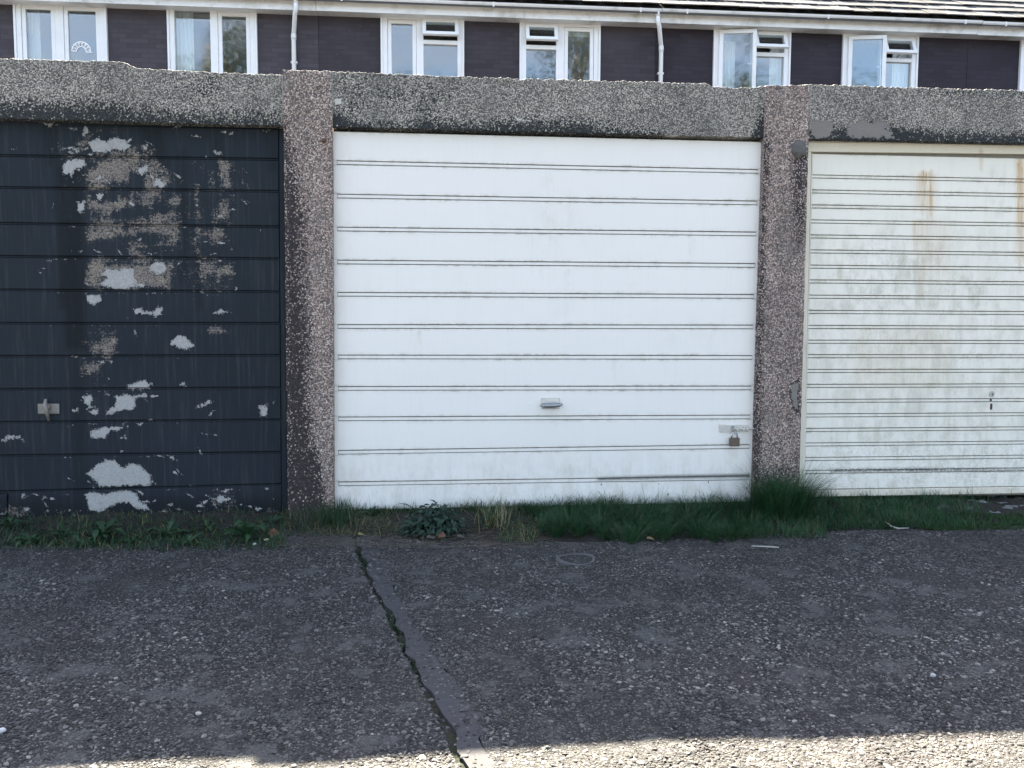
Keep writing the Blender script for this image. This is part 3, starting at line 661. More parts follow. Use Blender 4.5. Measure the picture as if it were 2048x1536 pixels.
MSOIL = simple_mat('dark_soil', (.030, .028, .026), .98, 0, .55, 70, .006, .1, dirt=(.03, .04, .02), dirtamt=.6)
MMOSS = simple_mat('joint_moss_soil', (.028, .030, .022), .98, 0, .6, 80, .006, .1, dirt=(.03, .05, .018), dirtamt=.7)

m = MB(); m.add([(-150, -150, -.06), (150, -150, -.06), (150, 150, -.06), (-150, 150, -.06)], [(0, 1, 2, 3)])
tag(m.build('ground', MGROUND), kind='structure')
def sheet(name, fx, ny, nx, mat, kind='structure', zoff=0.0, skirt=.055, edge=True, y_far=-11.0, rough=0.0):
    vs_ = np.linspace(0, 1, ny)**1.8; us = np.linspace(0, 1, nx)
    rows = []
    for v in vs_:
        y0 = -.3*(1-v)+y_far*v
        xa, xb = fx(y0); x = xa+(xb-xa)*us
        y = (edge_y(x) if edge else np.full(nx, -.25))*(1-v)+y_far*v
        xa, xb = fx(y); x = xa+(xb-xa)*us
        z = hfun(x, y)+zoff
        if rough: z = z+np.array([mnoise.fractal(Vector((a*18, b*18, 2.0)), 1, 2, 4) for a, b in zip(x, y)])*rough
        rows.append(np.stack([x, y, z], -1))
    G = np.array(rows); vv = G.reshape(-1, 3); idx = np.arange(ny*nx).reshape(ny, nx)
    fs = np.stack([idx[:-1, :-1], idx[1:, :-1], idx[1:, 1:], idx[:-1, 1:]], -1).reshape(-1, 4).tolist()
    b = np.concatenate([idx[0, :], idx[1:, -1], idx[-1, -2::-1], idx[-2:0:-1, 0]])
    lo = vv[b].copy(); lo[:, 2] -= skirt; n0 = len(vv); nb = len(b)
    fs += [(int(b[i]), int(b[(i+1) % nb]), n0+(i+1) % nb, n0+i) for i in range(nb)]
    return tag(mesh_obj(name, np.vstack([vv, lo]), fs, mat, None, False), kind=kind)
sheet('paved_slab', lambda y: (np.full_like(np.asarray(y, float), -7.0), jx(y)), 120, 60, MGROUND)
sheet('paved_slab', lambda y: (jx(y)+jw(y)+sw(y), np.full_like(np.asarray(y, float), 8.0)), 120, 60, MGROUND)
sheet('mortar_strip', lambda y: (jx(y)+jw(y), jx(y)+jw(y)+sw(y)), 260, 5, MSTRIP, zoff=.0006, rough=.0018)
sheet('joint_soil', lambda y: (jx(y)-.01, jx(y)+jw(y)+.012), 300, 7, MMOSS, zoff=-.010, skirt=.03, rough=.006)

def soilz(x, y):
    x = np.asarray(x, float); y = np.asarray(y, float)
    b = .045*np.clip((y+.34)/.30, 0, 1)-.004
    return b+.010*np.sin(x*7.3+y*5)*np.sin(x*3.1+1)+.006*np.sin(x*23+y*19)
xs = np.linspace(-3.4, 5.2, 700); vv = []; ny = 36
for k in range(ny):
    t = k/(ny-1); y = (edge_y(xs)-.03)*(1-t)+.10*t
    z = soilz(xs, y)*np.clip(t*6, 0, 1)-(1-np.clip(t*6, 0, 1))*.02+np.array([mnoise.fractal(Vector((a*26, b*26, 5.0)), 1, 2, 4) for a, b in zip(xs, y)])*.009
    vv.append(np.stack([xs, y, z], -1))
vv = np.array(vv); idx = np.arange(ny*700).reshape(ny, 700)
tag(mesh_obj('soil', vv.reshape(-1, 3), np.stack([idx[:-1, :-1], idx[:-1, 1:], idx[1:, 1:], idx[1:, :-1]], -1).reshape(-1, 4).tolist(), MSOIL, None, True), kind='structure')

# exposed aggregate: countless small stones set in the surface
def stone_mat(name, stops):
    g = NG(name); oi = g.node('ShaderNodeObjectInfo'); geo = g.node('ShaderNodeNewGeometry')
    big = g.noise(1.4, 4, .6, geo.outputs['Position'])
    p = g.math('ADD', oi.outputs['Random'], g.math('MULTIPLY', g.math('SUBTRACT', big, .5), .40), clamp=True)
    c = g.ramp(p, stops)
    dust = g.sstep(g.noise(6.5, 5, .65, geo.outputs['Position']), .53, .63)
    c = g.mix(g.math('MULTIPLY', dust, .70), c, (.092, .0905, .089))
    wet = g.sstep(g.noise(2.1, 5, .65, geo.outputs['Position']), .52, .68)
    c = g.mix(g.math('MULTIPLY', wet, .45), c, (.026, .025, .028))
    red = g.sstep(g.noise(1.1, 3, .5, geo.outputs['Position']), .5, .7)
    c = g.mix(g.math('MULTIPLY', red, .32), c, g.mix(1.0, c, (1.0, .78, .80), 'MULTIPLY'))
    grn = g.sstep(g.noise(1.7, 4, .6, g.node('ShaderNodeNewGeometry').outputs['Position']), .55, .70)
    c = g.mix(g.math('MULTIPLY', grn, .35), c, g.mix(1.0, c, (.82, 1.0, .95), 'MULTIPLY'))
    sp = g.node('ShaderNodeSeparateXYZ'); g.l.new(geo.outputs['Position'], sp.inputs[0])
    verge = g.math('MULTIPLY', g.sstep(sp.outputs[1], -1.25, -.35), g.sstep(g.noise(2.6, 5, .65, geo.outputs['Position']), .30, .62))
    c = g.mix(g.math('MULTIPLY', verge, .50), c, (.030, .029, .027))  # darker towards the garages: verge dirt plus sky-light falloff put into the colour
    d = g.noise(160, 3, .6)
    c = g.mix(g.math('MULTIPLY', d, .35), c, (.022, .022, .022))
    return g.bsdf(c, .75, g.bump(d, .0008), spec=.3)
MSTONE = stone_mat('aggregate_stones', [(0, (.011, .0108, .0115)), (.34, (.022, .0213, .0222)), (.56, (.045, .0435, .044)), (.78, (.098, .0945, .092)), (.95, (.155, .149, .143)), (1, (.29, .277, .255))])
def stone_mesh(i):
    bm = bmesh.new(); bmesh.ops.create_icosphere(bm, subdivisions=2 if i < 3 else 1, radius=1)
    off = Vector((i*7.1, i*3.3, i)); sx = 1+rnd.uniform(-.25, .35); sy = 1-rnd.uniform(-.2, .3)
    for v in bm.verts:
        r = 1+.45*mnoise.noise(v.co*1.1+off); v.co = Vector((v.co.x*r*sx, v.co.y*r*sy, v.co.z*r*.62))
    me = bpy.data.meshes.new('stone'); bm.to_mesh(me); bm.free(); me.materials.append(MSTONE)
    for p in me.polygons: p.use_smooth = i < 3
    return me
SC = bpy.data.collections.new('stone_shapes')
for i in range(7): SC.objects.link(bpy.data.objects.new('stone', stone_mesh(i)))
GN = bpy.data.node_groups.new('scatter', 'GeometryNodeTree')
GN.interface.new_socket('Geometry', in_out='INPUT', socket_type='NodeSocketGeometry'); GN.interface.new_socket('Geometry', in_out='OUTPUT', socket_type='NodeSocketGeometry')
gi = GN.nodes.new('NodeGroupInput'); go = GN.nodes.new('NodeGroupOutput'); ip = GN.nodes.new('GeometryNodeInstanceOnPoints'); ci = GN.nodes.new('GeometryNodeCollectionInfo')
ci.inputs['Collection'].default_value = SC; ci.inputs['Separate Children'].default_value = True; ci.inputs['Reset Children'].default_value = True
def na(n, t):
    x = GN.nodes.new('GeometryNodeInputNamedAttribute'); x.data_type = t; x.inputs[0].default_value = n
    return [o for o in x.outputs if o.enabled and o.name == 'Attribute'][0]
GN.links.new(gi.outputs[0], ip.inputs['Points']); GN.links.new(ci.outputs[0], ip.inputs['Instance']); ip.inputs['Pick Instance'].default_value = True
GN.links.new(na('pick', 'INT'), ip.inputs['Instance Index']); GN.links.new(na('rot', 'FLOAT_VECTOR'), ip.inputs['Rotation']); GN.links.new(na('size', 'FLOAT_VECTOR'), ip.inputs['Scale'])
GN.links.new(ip.outputs[0], go.inputs[0])
cell = .0078
gx, gy = np.meshgrid(np.arange(-3.3, 3.9, cell), np.arange(-3.1, -.2, cell*.92)); gx = gx+(np.arange(gx.shape[0]) % 2)[:, None]*cell/2
X = (gx+rng.uniform(-.5, .5, gx.shape)*cell).ravel(); Y = (gy+rng.uniform(-.5, .5, gx.shape)*cell).ravel()
pxs, pys = PROJ(np.stack([X, Y, 0*X], -1))
J0 = jx(Y); J1 = J0+jw(Y); J2 = J1+sw(Y)
pat = np.array([mnoise.fractal(Vector((a*3.1, b*3.1, .3)), 1, 2, 3) for a, b in zip(X, Y)])
prob = np.where(pat > .36, .22, .93)
prob = np.where((X > J0) & (X < J1), .55, prob); instrip = (X > J1) & (X < J2)
tt = (X-J1)/(J2+.05-J1)+pat*.45; prob = np.where((X > J1) & (X < J2+.05), np.clip(.20+.75*np.clip((Y+1.0)/.25, 0, 1)+.8*np.clip(tt-.35, 0, 1)/.65, 0, .93), prob)
farl = np.clip((-1.0-X)/1.2, 0, 1)*np.clip((Y+1.6)/1.2, 0, 1); prob = prob*(1-.45*farl)
keep = (Y < edge_y(X)+.01) & (rng.random(len(X)) < prob)
dcv = PG(1151, 1119); keep &= (np.hypot(X-dcv[0], Y-dcv[1]) > .088)
X = X[keep]; Y = Y[keep]; n = len(X); ing = (X > jx(Y)) & (X < jx(Y)+jw(Y))
r = np.clip(rng.lognormal(math.log(.0035), .36, n), .0019, .0088)
r = np.where(ing, r*rng.uniform(.9, 1.9, n), r)
Z = hfun(X, Y)-r*.05-ing*.012
me = bpy.data.meshes.new('aggregate_stones'); me.from_pydata(np.stack([X, Y, Z], -1).tolist(), [], [])
def pa(nm, t, a): at_ = me.attributes.new(nm, t, 'POINT'); at_.data.foreach_set('vector' if t == 'FLOAT_VECTOR' else 'value', np.ascontiguousarray(a).reshape(-1))
pa('pick', 'INT', rng.integers(0, 7, n).astype(np.int32))
pa('rot', 'FLOAT_VECTOR', np.stack([rng.normal(0, .22, n), rng.normal(0, .22, n), rng.uniform(0, 6.28, n)], -1).astype(np.float32))
pa('size', 'FLOAT_VECTOR', np.stack([r, r, r*rng.uniform(.6, .95, n)], -1).astype(np.float32))
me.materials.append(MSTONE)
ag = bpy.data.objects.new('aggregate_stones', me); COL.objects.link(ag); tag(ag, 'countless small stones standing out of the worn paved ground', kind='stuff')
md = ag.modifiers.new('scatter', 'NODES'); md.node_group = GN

# drain cover
dc = empty('drain_cover', (dcv[0], dcv[1], 0), 'small round stone-grey cover with a pale rim set in the ground before the white door', 'drain cover')
m = MB(); prof = [(.070, -.01), (.070, .006), (.074, .009), (.080, .008), (.083, -.004)]; nn = 40; vv = []; ff = []
for i in range(nn):
    a = 2*math.pi*i/nn
    for rr_, z in prof: vv.append((rr_*math.cos(a)*1.0, rr_*math.sin(a), z+.005*math.sin(a*2+1)-.002))
for i in range(nn):
    for k in range(len(prof)-1): ff.append((i*5+k, ((i+1) % nn)*5+k, ((i+1) % nn)*5+k+1, i*5+k+1))
m.add([(a+dcv[0], b+dcv[1], c) for a, b, c in vv], ff); m.build('rim', simple_mat('pale_worn_rim', (.072, .072, .075), .8, 0, .35, 60, .001), dc, True)
vv = [(dcv[0], dcv[1], .000)]; ff = []
for j, rr_ in enumerate((.02, .045, .0695)):
    for i in range(nn):
        a = 2*math.pi*i/nn; vv.append((dcv[0]+rr_*math.cos(a), dcv[1]+rr_*math.sin(a), -.001-.002*j+.002*math.sin(a*3+j)))
for i in range(nn): ff.append((0, 1+i, 1+(i+1) % nn))
for j in range(2):
    for i in range(nn): ff.append((1+j*nn+i, 1+(j+1)*nn+i, 1+(j+1)*nn+(i+1) % nn, 1+j*nn+(i+1) % nn))
mesh_obj('lid', vv, ff, simple_mat('cover_lid', (.066, .069, .068), .8, .1, .5, 50, .004, dirt=(.08, .085, .08)), dc, True)

# ------------------------------------------------------------------ houses behind
HY = 9.9
MUPVC = simple_mat('white_upvc', (.74, .75, .76), .35, 0, .05, 6, .0002, dirt=(.5, .49, .44), dirtamt=.3)
MFASC = simple_mat('white_fascia', (.72, .73, .73), .45, 0, .06, 8, .0004, dirt=(.33, .32, .28), dirtamt=.75)
MGUT = simple_mat('gutter_plastic', (.66, .66, .65), .4, 0, .1, 10, .0004, dirt=(.28, .27, .25), dirtamt=.6)
MROOM = simple_mat('room_plaster', (.30, .29, .27), .9)
MCURT = simple_mat('white_curtain', (.72, .72, .72), .9, 0, .08, 12)
MDECK = simple_mat('roof_underlay', (.06, .058, .056), .9)
g = NG('window_glass'); fr = g.node('ShaderNodeFresnel'); fr.inputs[0].default_value = 1.5
tr = g.node('ShaderNodeBsdfTransparent'); tr.inputs[0].default_value = (.90, .94, .93, 1)
gl_ = g.node('ShaderNodeBsdfGlossy'); gl_.inputs['Roughness'].default_value = .035; gl_.inputs[0].default_value = (1, 1, 1, 1)
ms = g.node('ShaderNodeMixShader'); g.l.new(g.math('ADD', g.math('MULTIPLY', fr.outputs[0], 1.7), .035, clamp=True), ms.inputs[0])
bn = g.bump(g.noise(1.7, 2), .004, .25); g.l.new(bn, gl_.inputs['Normal'])
g.l.new(tr.outputs[0], ms.inputs[1]); g.l.new(gl_.outputs[0], ms.inputs[2]); g.l.new(ms.outputs[0], g.out.inputs[0]); MGLASS = g.m
def brick_mat(name, base):
    g = NG(name); c = g.node('ShaderNodeTexCoord'); s = g.node('ShaderNodeSeparateXYZ'); g.l.new(c.outputs['Object'], s.inputs[0])
    k = g.node('ShaderNodeCombineXYZ'); g.l.new(s.outputs[0], k.inputs[0]); g.l.new(s.outputs[2], k.inputs[1])
    b = g.node('ShaderNodeTexBrick'); g.l.new(k.outputs[0], b.inputs['Vector']); b.inputs['Scale'].default_value = 1
    b.inputs['Brick Width'].default_value = .225; b.inputs['Row Height'].default_value = .075; b.inputs['Mortar Size'].default_value = .006; b.inputs['Mortar Smooth'].default_value = .4
    b.inputs['Color1'].default_value = (*[q*.85 for q in base], 1); b.inputs['Color2'].default_value = (*[q*1.12 for q in base], 1); b.inputs['Mortar'].default_value = (*[q*.82 for q in base], 1)
    col = g.mix(g.math('MULTIPLY', g.sstep(g.noise(.9, 5, .6), .45, .75), .4), b.outputs[0], tuple(q*1.6 for q in base))
    spk = g.sstep(g.vor(6).outputs['Distance'], .045, .02); col = g.mix(g.math('MULTIPLY', spk, .35), col, (.4, .4, .4))
    return g.bsdf(col, .8, g.bump(g.math('SUBTRACT', 1, b.outputs['Fac']), .003, .5), spec=.2)
HM = [brick_mat('dark_painted_brick', c) for c in ((.062, .056, .066), (.046, .041, .050), (.033, .029, .038), (.030, .027, .036))]  # paler left walls carry the lens flare haze in their paint colour
g = NG('concrete_roof_tile'); oi = g.node('ShaderNodeObjectInfo'); nn_ = g.noise(9, 6, .7)
c = g.mix(oi.outputs['Random'], (.095, .094, .095), (.15, .149, .15)); c = g.mix(g.math('MULTIPLY', g.sstep(nn_, .5, .7), .6), c, (.20, .20, .195)); c = g.mix(g.math('MULTIPLY', g.sstep(g.noise(5, 5), .56, .7), .7), c, (.10, .10, .085))
MTILE = g.bsdf(c, .95, g.bump(g.noise(60, 4), .003), spec=.02)
def HX(px, py, dy=0.0): return PX(px, py, HY+dy)
ZF = HX(1317, 46, -.26)[2]                        # underside of the fascia
PITCHR = math.radians(34.5); EY, EZ = HY-.40, ZF+.215
HB = [HX(p, 60)[0] for p in (-170, 637, 1312, 1937, 2650)]
def curtain(parent_label, px0, px1, ztop, zbot, dy, amp=.018, fold=.055):
    x0, x1 = HX(px0, 90, dy)[0], HX(px1, 90, dy)[0]; n = max(6, int((x1-x0)/.012)); vv = []; ff = []
    for z, k in ((ztop, .7), (zbot, 1.0)):
        for i in range(n+1):
            x = x0+(x1-x0)*i/n; vv.append((x, HY+dy+amp*k*math.sin(i*.012/fold*6.28+.7*math.sin(i*.3)), z))
    vv += [(a, b+.004, c_) for a, b, c_ in vv]; q = 2*(n+1)
    for i in range(n): ff.append((i, n+1+i, n+2+i, i+1)); ff.append((q+i, q+i+1, q+n+2+i, q+n+1+i))
    ff += [(0, q, q+n+1, n+1), (n, 2*n+1, q+2*n+1, q+n)]
    tag(mesh_obj('curtain', vv, ff, MCURT, None, True), parent_label, 'curtain', 'white curtains behind the upstairs windows')
def frame_ring(m, x0, x1, z0, z1, w, y0, y1, c=.004):
    m.box(x0, x0+w, y0, y1, z0, z1, c); m.box(x1-w, x1, y0, y1, z0, z1, c)
    m.box(x0+w-.002, x1-w+.002, y0+.001, y1-.001, z0, z0+w, c); m.box(x0+w-.002, x1-w+.002, y0+.001, y1-.001, z1-w, z1, c)
def window(par, px0, px1, ptop, pm0, pm1, left, right, lp=None, vent=.31):
    x0, x1 = HX(px0, 90)[0], HX(px1, 90)[0]; zt = HX((px0+px1)/2, ptop)[2]; zb = zt-1.35
    a0, a1 = HX(pm0, 90)[0], HX(pm1, 90)[0]; FW = .075
    m = MB(); frame_ring(m, x0, x1, zb, zt, FW, HY-.035, HY+.06); m.box(a0, a1, HY-.03, HY+.058, zb+FW-.002, zt-FW+.002, .004)
    m.box(x0-.035, x0-.001, HY-.05, HY+.05, zb-.02, zt+.02, .003); m.box(x1+.001, x1+.035, HY-.05, HY+.05, zb-.02, zt+.02, .003)
    m.box(x0-.04, x1+.04, HY-.12, HY+.02, zb-.05, zb-.021, .004)
    wins = []
    cells_ = [(x0+FW, a0, left), (a1, x1-FW, right)]
    for xa, xb, kd in cells_:
        if kd == 'vent': m.box(xa-.002, xb+.002, HY-.03, HY+.058, zt-FW-vent-.065, zt-FW-vent, .004)
    w = m.build('window', MUPVC, par)
    def pane(xa, xb, za, zb_, y, mat4=None):
        q = MB();
        if mat4 is not None: q.m = mat4
        q.box(xa, xb, y, y+.012, za, zb_); q.build('pane', MGLASS, w)
    def sash(xa, xb, za, zb_, sw_, mat4=None, yo=-.045):
        q = MB()
        if mat4 is not None: q.m = mat4
        frame_ring(q, xa, xb, za, zb_, sw_, HY+yo, HY+yo+.05); q.build('sash', MUPVC, w)
        pane(xa+sw_-.004, xb-sw_+.004, za+sw_-.004, zb_-sw_+.004, HY+yo+.02, mat4)
    for xa, xb, kd in cells_:
        zl, zh = zb+FW, zt-FW
        if kd == 'fixed': pane(xa-.003, xb+.003, zl-.003, zh+.003, HY+.012)
        elif kd == 'sash': sash(xa+.004, xb-.004, zl+.004, zh-.004, .06, None, -.02)
        elif kd == 'open':
            h = Vector((xa-.02, HY-.05, 0)); R_ = Matrix.Translation(h) @ Matrix.Rotation(math.radians(-11), 4, 'Z') @ Matrix.Translation(-h)
            sash(xa-.02, xb+.035, zl-.02, zh+.02, .065, R_, -.07)
            q = MB(); q.m = R_; hz = HX(lp[0], lp[1])[2]; q.box(xb-.10, xb-.0, HY-.012, HY+.02, hz-.008, hz+.008, .003); q.build('handle', MUPVC, w)
        elif kd == 'vent':
            h = Vector((0, HY-.04, zh+.01)); R_ = Matrix.Translation(h) @ Matrix.Rotation(math.radians(-24), 4, 'X') @ Matrix.Translation(-h)
            sash(xa-.015, xb+.015, zh-vent+.01, zh+.012, .058, R_, -.065)
            q = MB(); q.tube([((xa+xb)/2, HY+.0, zh-vent-.0), ((xa+xb)/2, HY-.10, zh-vent+.03)], .008, 6); q.build('stay', MVOID, w)
            pane(xa-.003, xb+.003, zl-.003, zh-vent-.06, HY+.012)
    return w, x0, x1, zt, zb
def house(i, label, wins, pipe=None):
    xa, xb = HB[i]+.003, HB[i+1]-.003
    hs = empty('terraced_house', ((xa+xb)/2, HY, 0), label, 'house', 'terraced houses behind the garages')
    spans = []; made = []
    for a in wins:
        w, x0, x1, zt, zb = window(hs, *a); spans.append((x0-.036, x1+.036, zb-.055, zt+.021)); made.append(w)
    m = MB(); x = xa; ztop = ZF+.06
    for (p0, p1, q0, q1) in spans:
        if p0 > x: m.box(x, p0, HY, HY+.22, 0, ztop)
        e = min(p1, xb)
        m.box(max(p0, xa), e, HY, HY+.22, 0, q0); m.box(max(p0, xa), e, HY+.001, HY+.22, q1, ztop); x = p1
    if x < xb: m.box(x, xb, HY, HY+.22, 0, ztop)
    m.build('wall', HM[i], hs)
    m = MB()     # rooms behind the glass
    m.box(xa, xb, HY+3.0, HY+3.1, 0, ztop); m.box(xa, xb, HY+.22, HY+3.0, 3.4, 3.5); m.box(xa, xb, HY+.22, HY+3.0, ZF-.05, ZF+.05); m.box(xa, xa+.1, HY+.22, HY+3.0, 3.5, ZF-.05); m.box(xb-.1, xb, HY+.22, HY+3.0, 3.5, ZF-.05)
    m.build('room', MROOM, hs)
    zo = (-.004, .0, .004, -.006)[i]
    m = MB(); m.box(xa, xb, HY-.26, HY-.238, ZF+zo, ZF+zo+.19, .003); m.box(xa, xb, HY-.238, HY-.0005, ZF+.012, ZF+.022)
    m.build('fascia', MFASC, hs)
    m = MB(); gy_, gz_ = HY-.325, ZF+.185+zo; vv = []; prof = [(.064*math.cos(t), .064*math.sin(t)) for t in np.linspace(math.pi, 2*math.pi, 9)]+[(.058*math.cos(t), .058*math.sin(t)) for t in np.linspace(2*math.pi, math.pi, 9)]
    for x in (xa, xb): vv += [(x, gy_+a, gz_+b) for a, b in prof]
    k = len(prof); m.add(vv, [(j, (j+1) % k, k+(j+1) % k, k+j) for j in range(k)])
    x = xa+.4
    while x < xb-.2:
        m.box(x, x+.03, gy_-.066, gy_+.066, gz_-.067, gz_+.004, .002); x += 2.4
    m.build('gutter', MGUT, hs)
    if pipe:
        x = HX(pipe[0], 30, -.325)[0]; x2 = HX(pipe[1], 120, -.06)[0]; m = MB()
        m.tube([(x, gy_, gz_-.04), (x, gy_, gz_-.20), (x+.2*(x2-x), gy_+.02, gz_-.24), (x2-.1*(x2-x), HY-.08, gz_-.46), (x2, HY-.06, gz_-.50), (x2, HY-.06, .1)], .036, 12)
        m.tube([(x, gy_, gz_-.03), (x, gy_, gz_-.10)], .048, 12); m.tube([(x2, HY-.06, gz_-.49), (x2, HY-.06, gz_-.58)], .042, 12)
        m.box(x2-.05, x2+.05, HY-.07, HY-.002, gz_-.95, gz_-.92, .003); m.build('downpipe', MUPVC, hs, True)
    m = MB(); run = 4.4; y1, z1 = EY+run, EZ+run*math.tan(PITCHR); t = .05
    m.add([(x, y, z) for x in (xa, xb) for y, z in ((EY+.03, EZ-t), (y1, z1-t), (y1+run, EZ-t), (y1+run, EZ-t-.06), (y1, z1-t-.06), (EY+.03, EZ-t-.06))],
          [(0, 6, 7, 1), (1, 7, 8, 2), (2, 8, 9, 3), (3, 9, 10, 4), (4, 10, 11, 5), (5, 11, 6, 0), (0, 1, 4, 5), (1, 2, 3, 4), (6, 11, 10, 7), (7, 10, 9, 8)])
    m.build('roof', MDECK, hs)
    m = MB(); m.box(xa, xb, HY+8.2, HY+8.4, 0, ztop); m.build('back_wall', HM[i], hs)
    if True:
        cw, ga, T = .32, .353, .016
        q = MB(); q.box(-cw/2+.003, cw/2-.003, 0, .42, 0, T, .004); tm = None; nt_ = int((xb-xa)/cw); cwid = (xb-xa)/nt_
        for r_ in range(15):
            for k in range(nt_+(r_ % 2)):
                if tm is None: o = q.build('roof_tile', MTILE, hs, local=True); tm = o
                else: o = tm.copy(); COL.objects.link(o); o.parent = hs
                x = xa+cwid*(k+.5-(.5 if r_ % 2 else 0)); x = min(max(x, xa+cw/2), xb-cw/2)
                s_ = r_*ga; y = EY+s_*math.cos(PITCHR); z = EZ+s_*math.sin(PITCHR)
                o.location = (x-hs.location.x, y-hs.location.y+rnd.uniform(-.006, .006), z+.036+rnd.uniform(-.004, .005))
                o.rotation_euler = (PITCHR-math.radians(4.5)+rnd.gauss(0, .006), rnd.gauss(0, .006), rnd.gauss(0, .006))
    return hs, made
hA, wA = house(0, 'dark terraced house with the rainbow sticker in its window, left of the first downpipe', [(36, 212, 3, 113, 130, 'sash', 'sash'), (341, 511, 14, 422, 437, 'fixed', 'sash')])
hB, wB = house(1, 'dark terraced house with two small vents open, behind the white garage door', [(766, 924, 32, 833, 847, 'sash', 'vent'), (1043, 1196, 45, 1112, 1128, 'vent', 'sash')], (592, 588))
hC, wC = house(2, 'dark terraced house with two casements swung open under the tiled roof', [(1430, 1576, 58, 1503, 1507, 'open', 'vent', (1488, 131)), (1688, 1831, 70, 1760, 1764, 'open', 'vent', (1738, 137))], (1316, 1322))
hD, wD = house(3, 'dark terraced house at the right edge with only one window edge showing', [(2043, 2200, 82, 2120, 2134, 'sash', 'vent')])
zc_ = HX(600, 20)[2]
for lab, a, b, dy in (('white curtain gathered in the left pane of the sticker window', 60, 82, .20), ('white curtain at the left of the second window from the left', 349, 388, .16),
                  ('white curtain in the open casement above the middle lintel end', 1440, 1470, .35), ('white curtain at the right of the window over the right pillar', 1540, 1566, .16),
                  ('white curtain in the rightmost whole window of the terrace', 1786, 1822, .16), ('pale blind showing at the top of the window beside the second downpipe', 1128, 1186, .14)):
    if 'blind' in lab:
        z1 = HX(1160, 58, dy)[2]; curtain(lab, a, b, z1+.05, z1-.13, dy, .004)
    else: curtain(lab, a, b, zc_, zc_-1.7, dy)
# rainbow sticker on the first window
c3 = HX(163, 103); ux = HX(173, 103)[0]-c3[0]
m = MB()
for rr_, w_ in ((1.0, .14), (1.32, .10), (1.62, .12), (1.92, .14)):
    n = 22
    for k in range(n):
        if rr_ in (1.32, 1.62) and k % 3 == 2: continue          # the two lettered arcs read as broken strokes
        t0, t1 = math.pi*k/n, math.pi*(k+1)/n; ra, rb = ux*(rr_-w_), ux*(rr_+w_*.6)
        pts = [(c3[0]+q*math.cos(t), HY+y, c3[2]+q*1.02*math.sin(t)) for y in (-.0045, -.0035) for q, t in ((ra, t0), (rb, t0), (rb, t1), (ra, t1))]
        m.add(pts, [(0, 1, 2, 3), (7, 6, 5, 4), (0, 4, 5, 1), (1, 5, 6, 2), (2, 6, 7, 3), (3, 7, 4, 0)])
m.box(c3[0]-ux*1.9, c3[0]-ux*.9, HY-.0045, HY-.0035, c3[2]-ux*.12, c3[2]-ux*.02); m.box(c3[0]+ux*.9, c3[0]+ux*2.2, HY-.0045, HY-.0035, c3[2]-ux*.2, c3[2]-ux*.04)
m.build('rainbow_sticker', simple_mat('white_vinyl', (.85, .86, .88), .5), wA[0])

# ------------------------------------------------------------------ plants
MGRASS = leaf_mat('fescue_grass', (.018, .064, .028), (.046, .125, .048), .25, dry=(.16, .14, .07))
MWEED = leaf_mat('weed_leaf', (.022, .060, .030), (.050, .105, .045), .3, dry=(.2, .18, .08))
MDARKLEAF = leaf_mat('dark_weed_leaf', (.016, .040, .030), (.035, .075, .050), .25)
MDRY = leaf_mat('dry_grass', (.22, .20, .11), (.36, .33, .21), .3)
MSTALK = leaf_mat('seed_stalk', (.05, .06, .045), (.10, .11, .08), .2)
MBANK = leaf_mat('bank_moss', (.016, .050, .014), (.036, .095, .022), .2)
MMOSSG = leaf_mat('moss', (.012, .026, .012), (.024, .048, .018), .2)
def blades(name, base, az, ln, th0, th1, wd, mat, parent=None, seg=4, dry=None, tint=None, twist=.5):
    n = len(base); az = np.asarray(az); P = np.zeros((n, seg+1, 3)); P[:, 0] = base
    for s in range(seg):
        th = th0+th1*(s+.5)/seg; st = ln/seg
        P[:, s+1, 0] = P[:, s, 0]+np.sin(th)*np.cos(az)*st; P[:, s+1, 1] = P[:, s, 1]+np.sin(th)*np.sin(az)*st
        P[:, s+1, 2] = np.maximum(P[:, s, 2]+np.cos(th)*st, .004)
    wa = az+math.pi/2+rng.uniform(-twist, twist, n); wv = np.stack([np.cos(wa), np.sin(wa), 0*wa], -1)
    prof = (1-np.linspace(0, 1, seg+1)**1.7)*.5+.02
    Lf = P-wv[:, None]*(wd[:, None]*prof[None])[..., None]; Rt = P+wv[:, None]*(wd[:, None]*prof[None])[..., None]
    vv = np.stack([Lf, Rt], 2).reshape(-1, 3); k = 2*(seg+1)
    b = np.arange(n)[:, None]*k+np.arange(seg)[None]*2
    fs = np.stack([b, b+1, b+3, b+2], -1).reshape(-1, 4)
    me = bpy.data.meshes.new(name); me.vertices.add(len(vv)); me.vertices.foreach_set('co', vv.reshape(-1).astype(np.float32))
    me.loops.add(fs.size); me.loops.foreach_set('vertex_index', fs.reshape(-1).astype(np.int32)); me.polygons.add(len(fs))
    me.polygons.foreach_set('loop_start', np.arange(0, fs.size, 4, dtype=np.int32)); me.polygons.foreach_set('loop_total', np.full(len(fs), 4, np.int32)); me.update(calc_edges=True)
    t = rng.random(n) if tint is None else tint; d = np.zeros(n) if dry is None else dry
    for nm, a in (('tint', t), ('dry', d)): me.attributes.new(nm, 'FLOAT', 'POINT').data.foreach_set('value', np.repeat(a, k).astype(np.float32))
    me.materials.append(mat)
    return link(bpy.data.objects.new(name, me), parent)
def gpts(px, py):
    p = PG(px, py, .02); p[:, 2] = soilz(p[:, 0], p[:, 1])-.004; return p
U = rng.uniform
def dryf(n, f): return (rng.random(n) < f)*U(.4, 1, n)
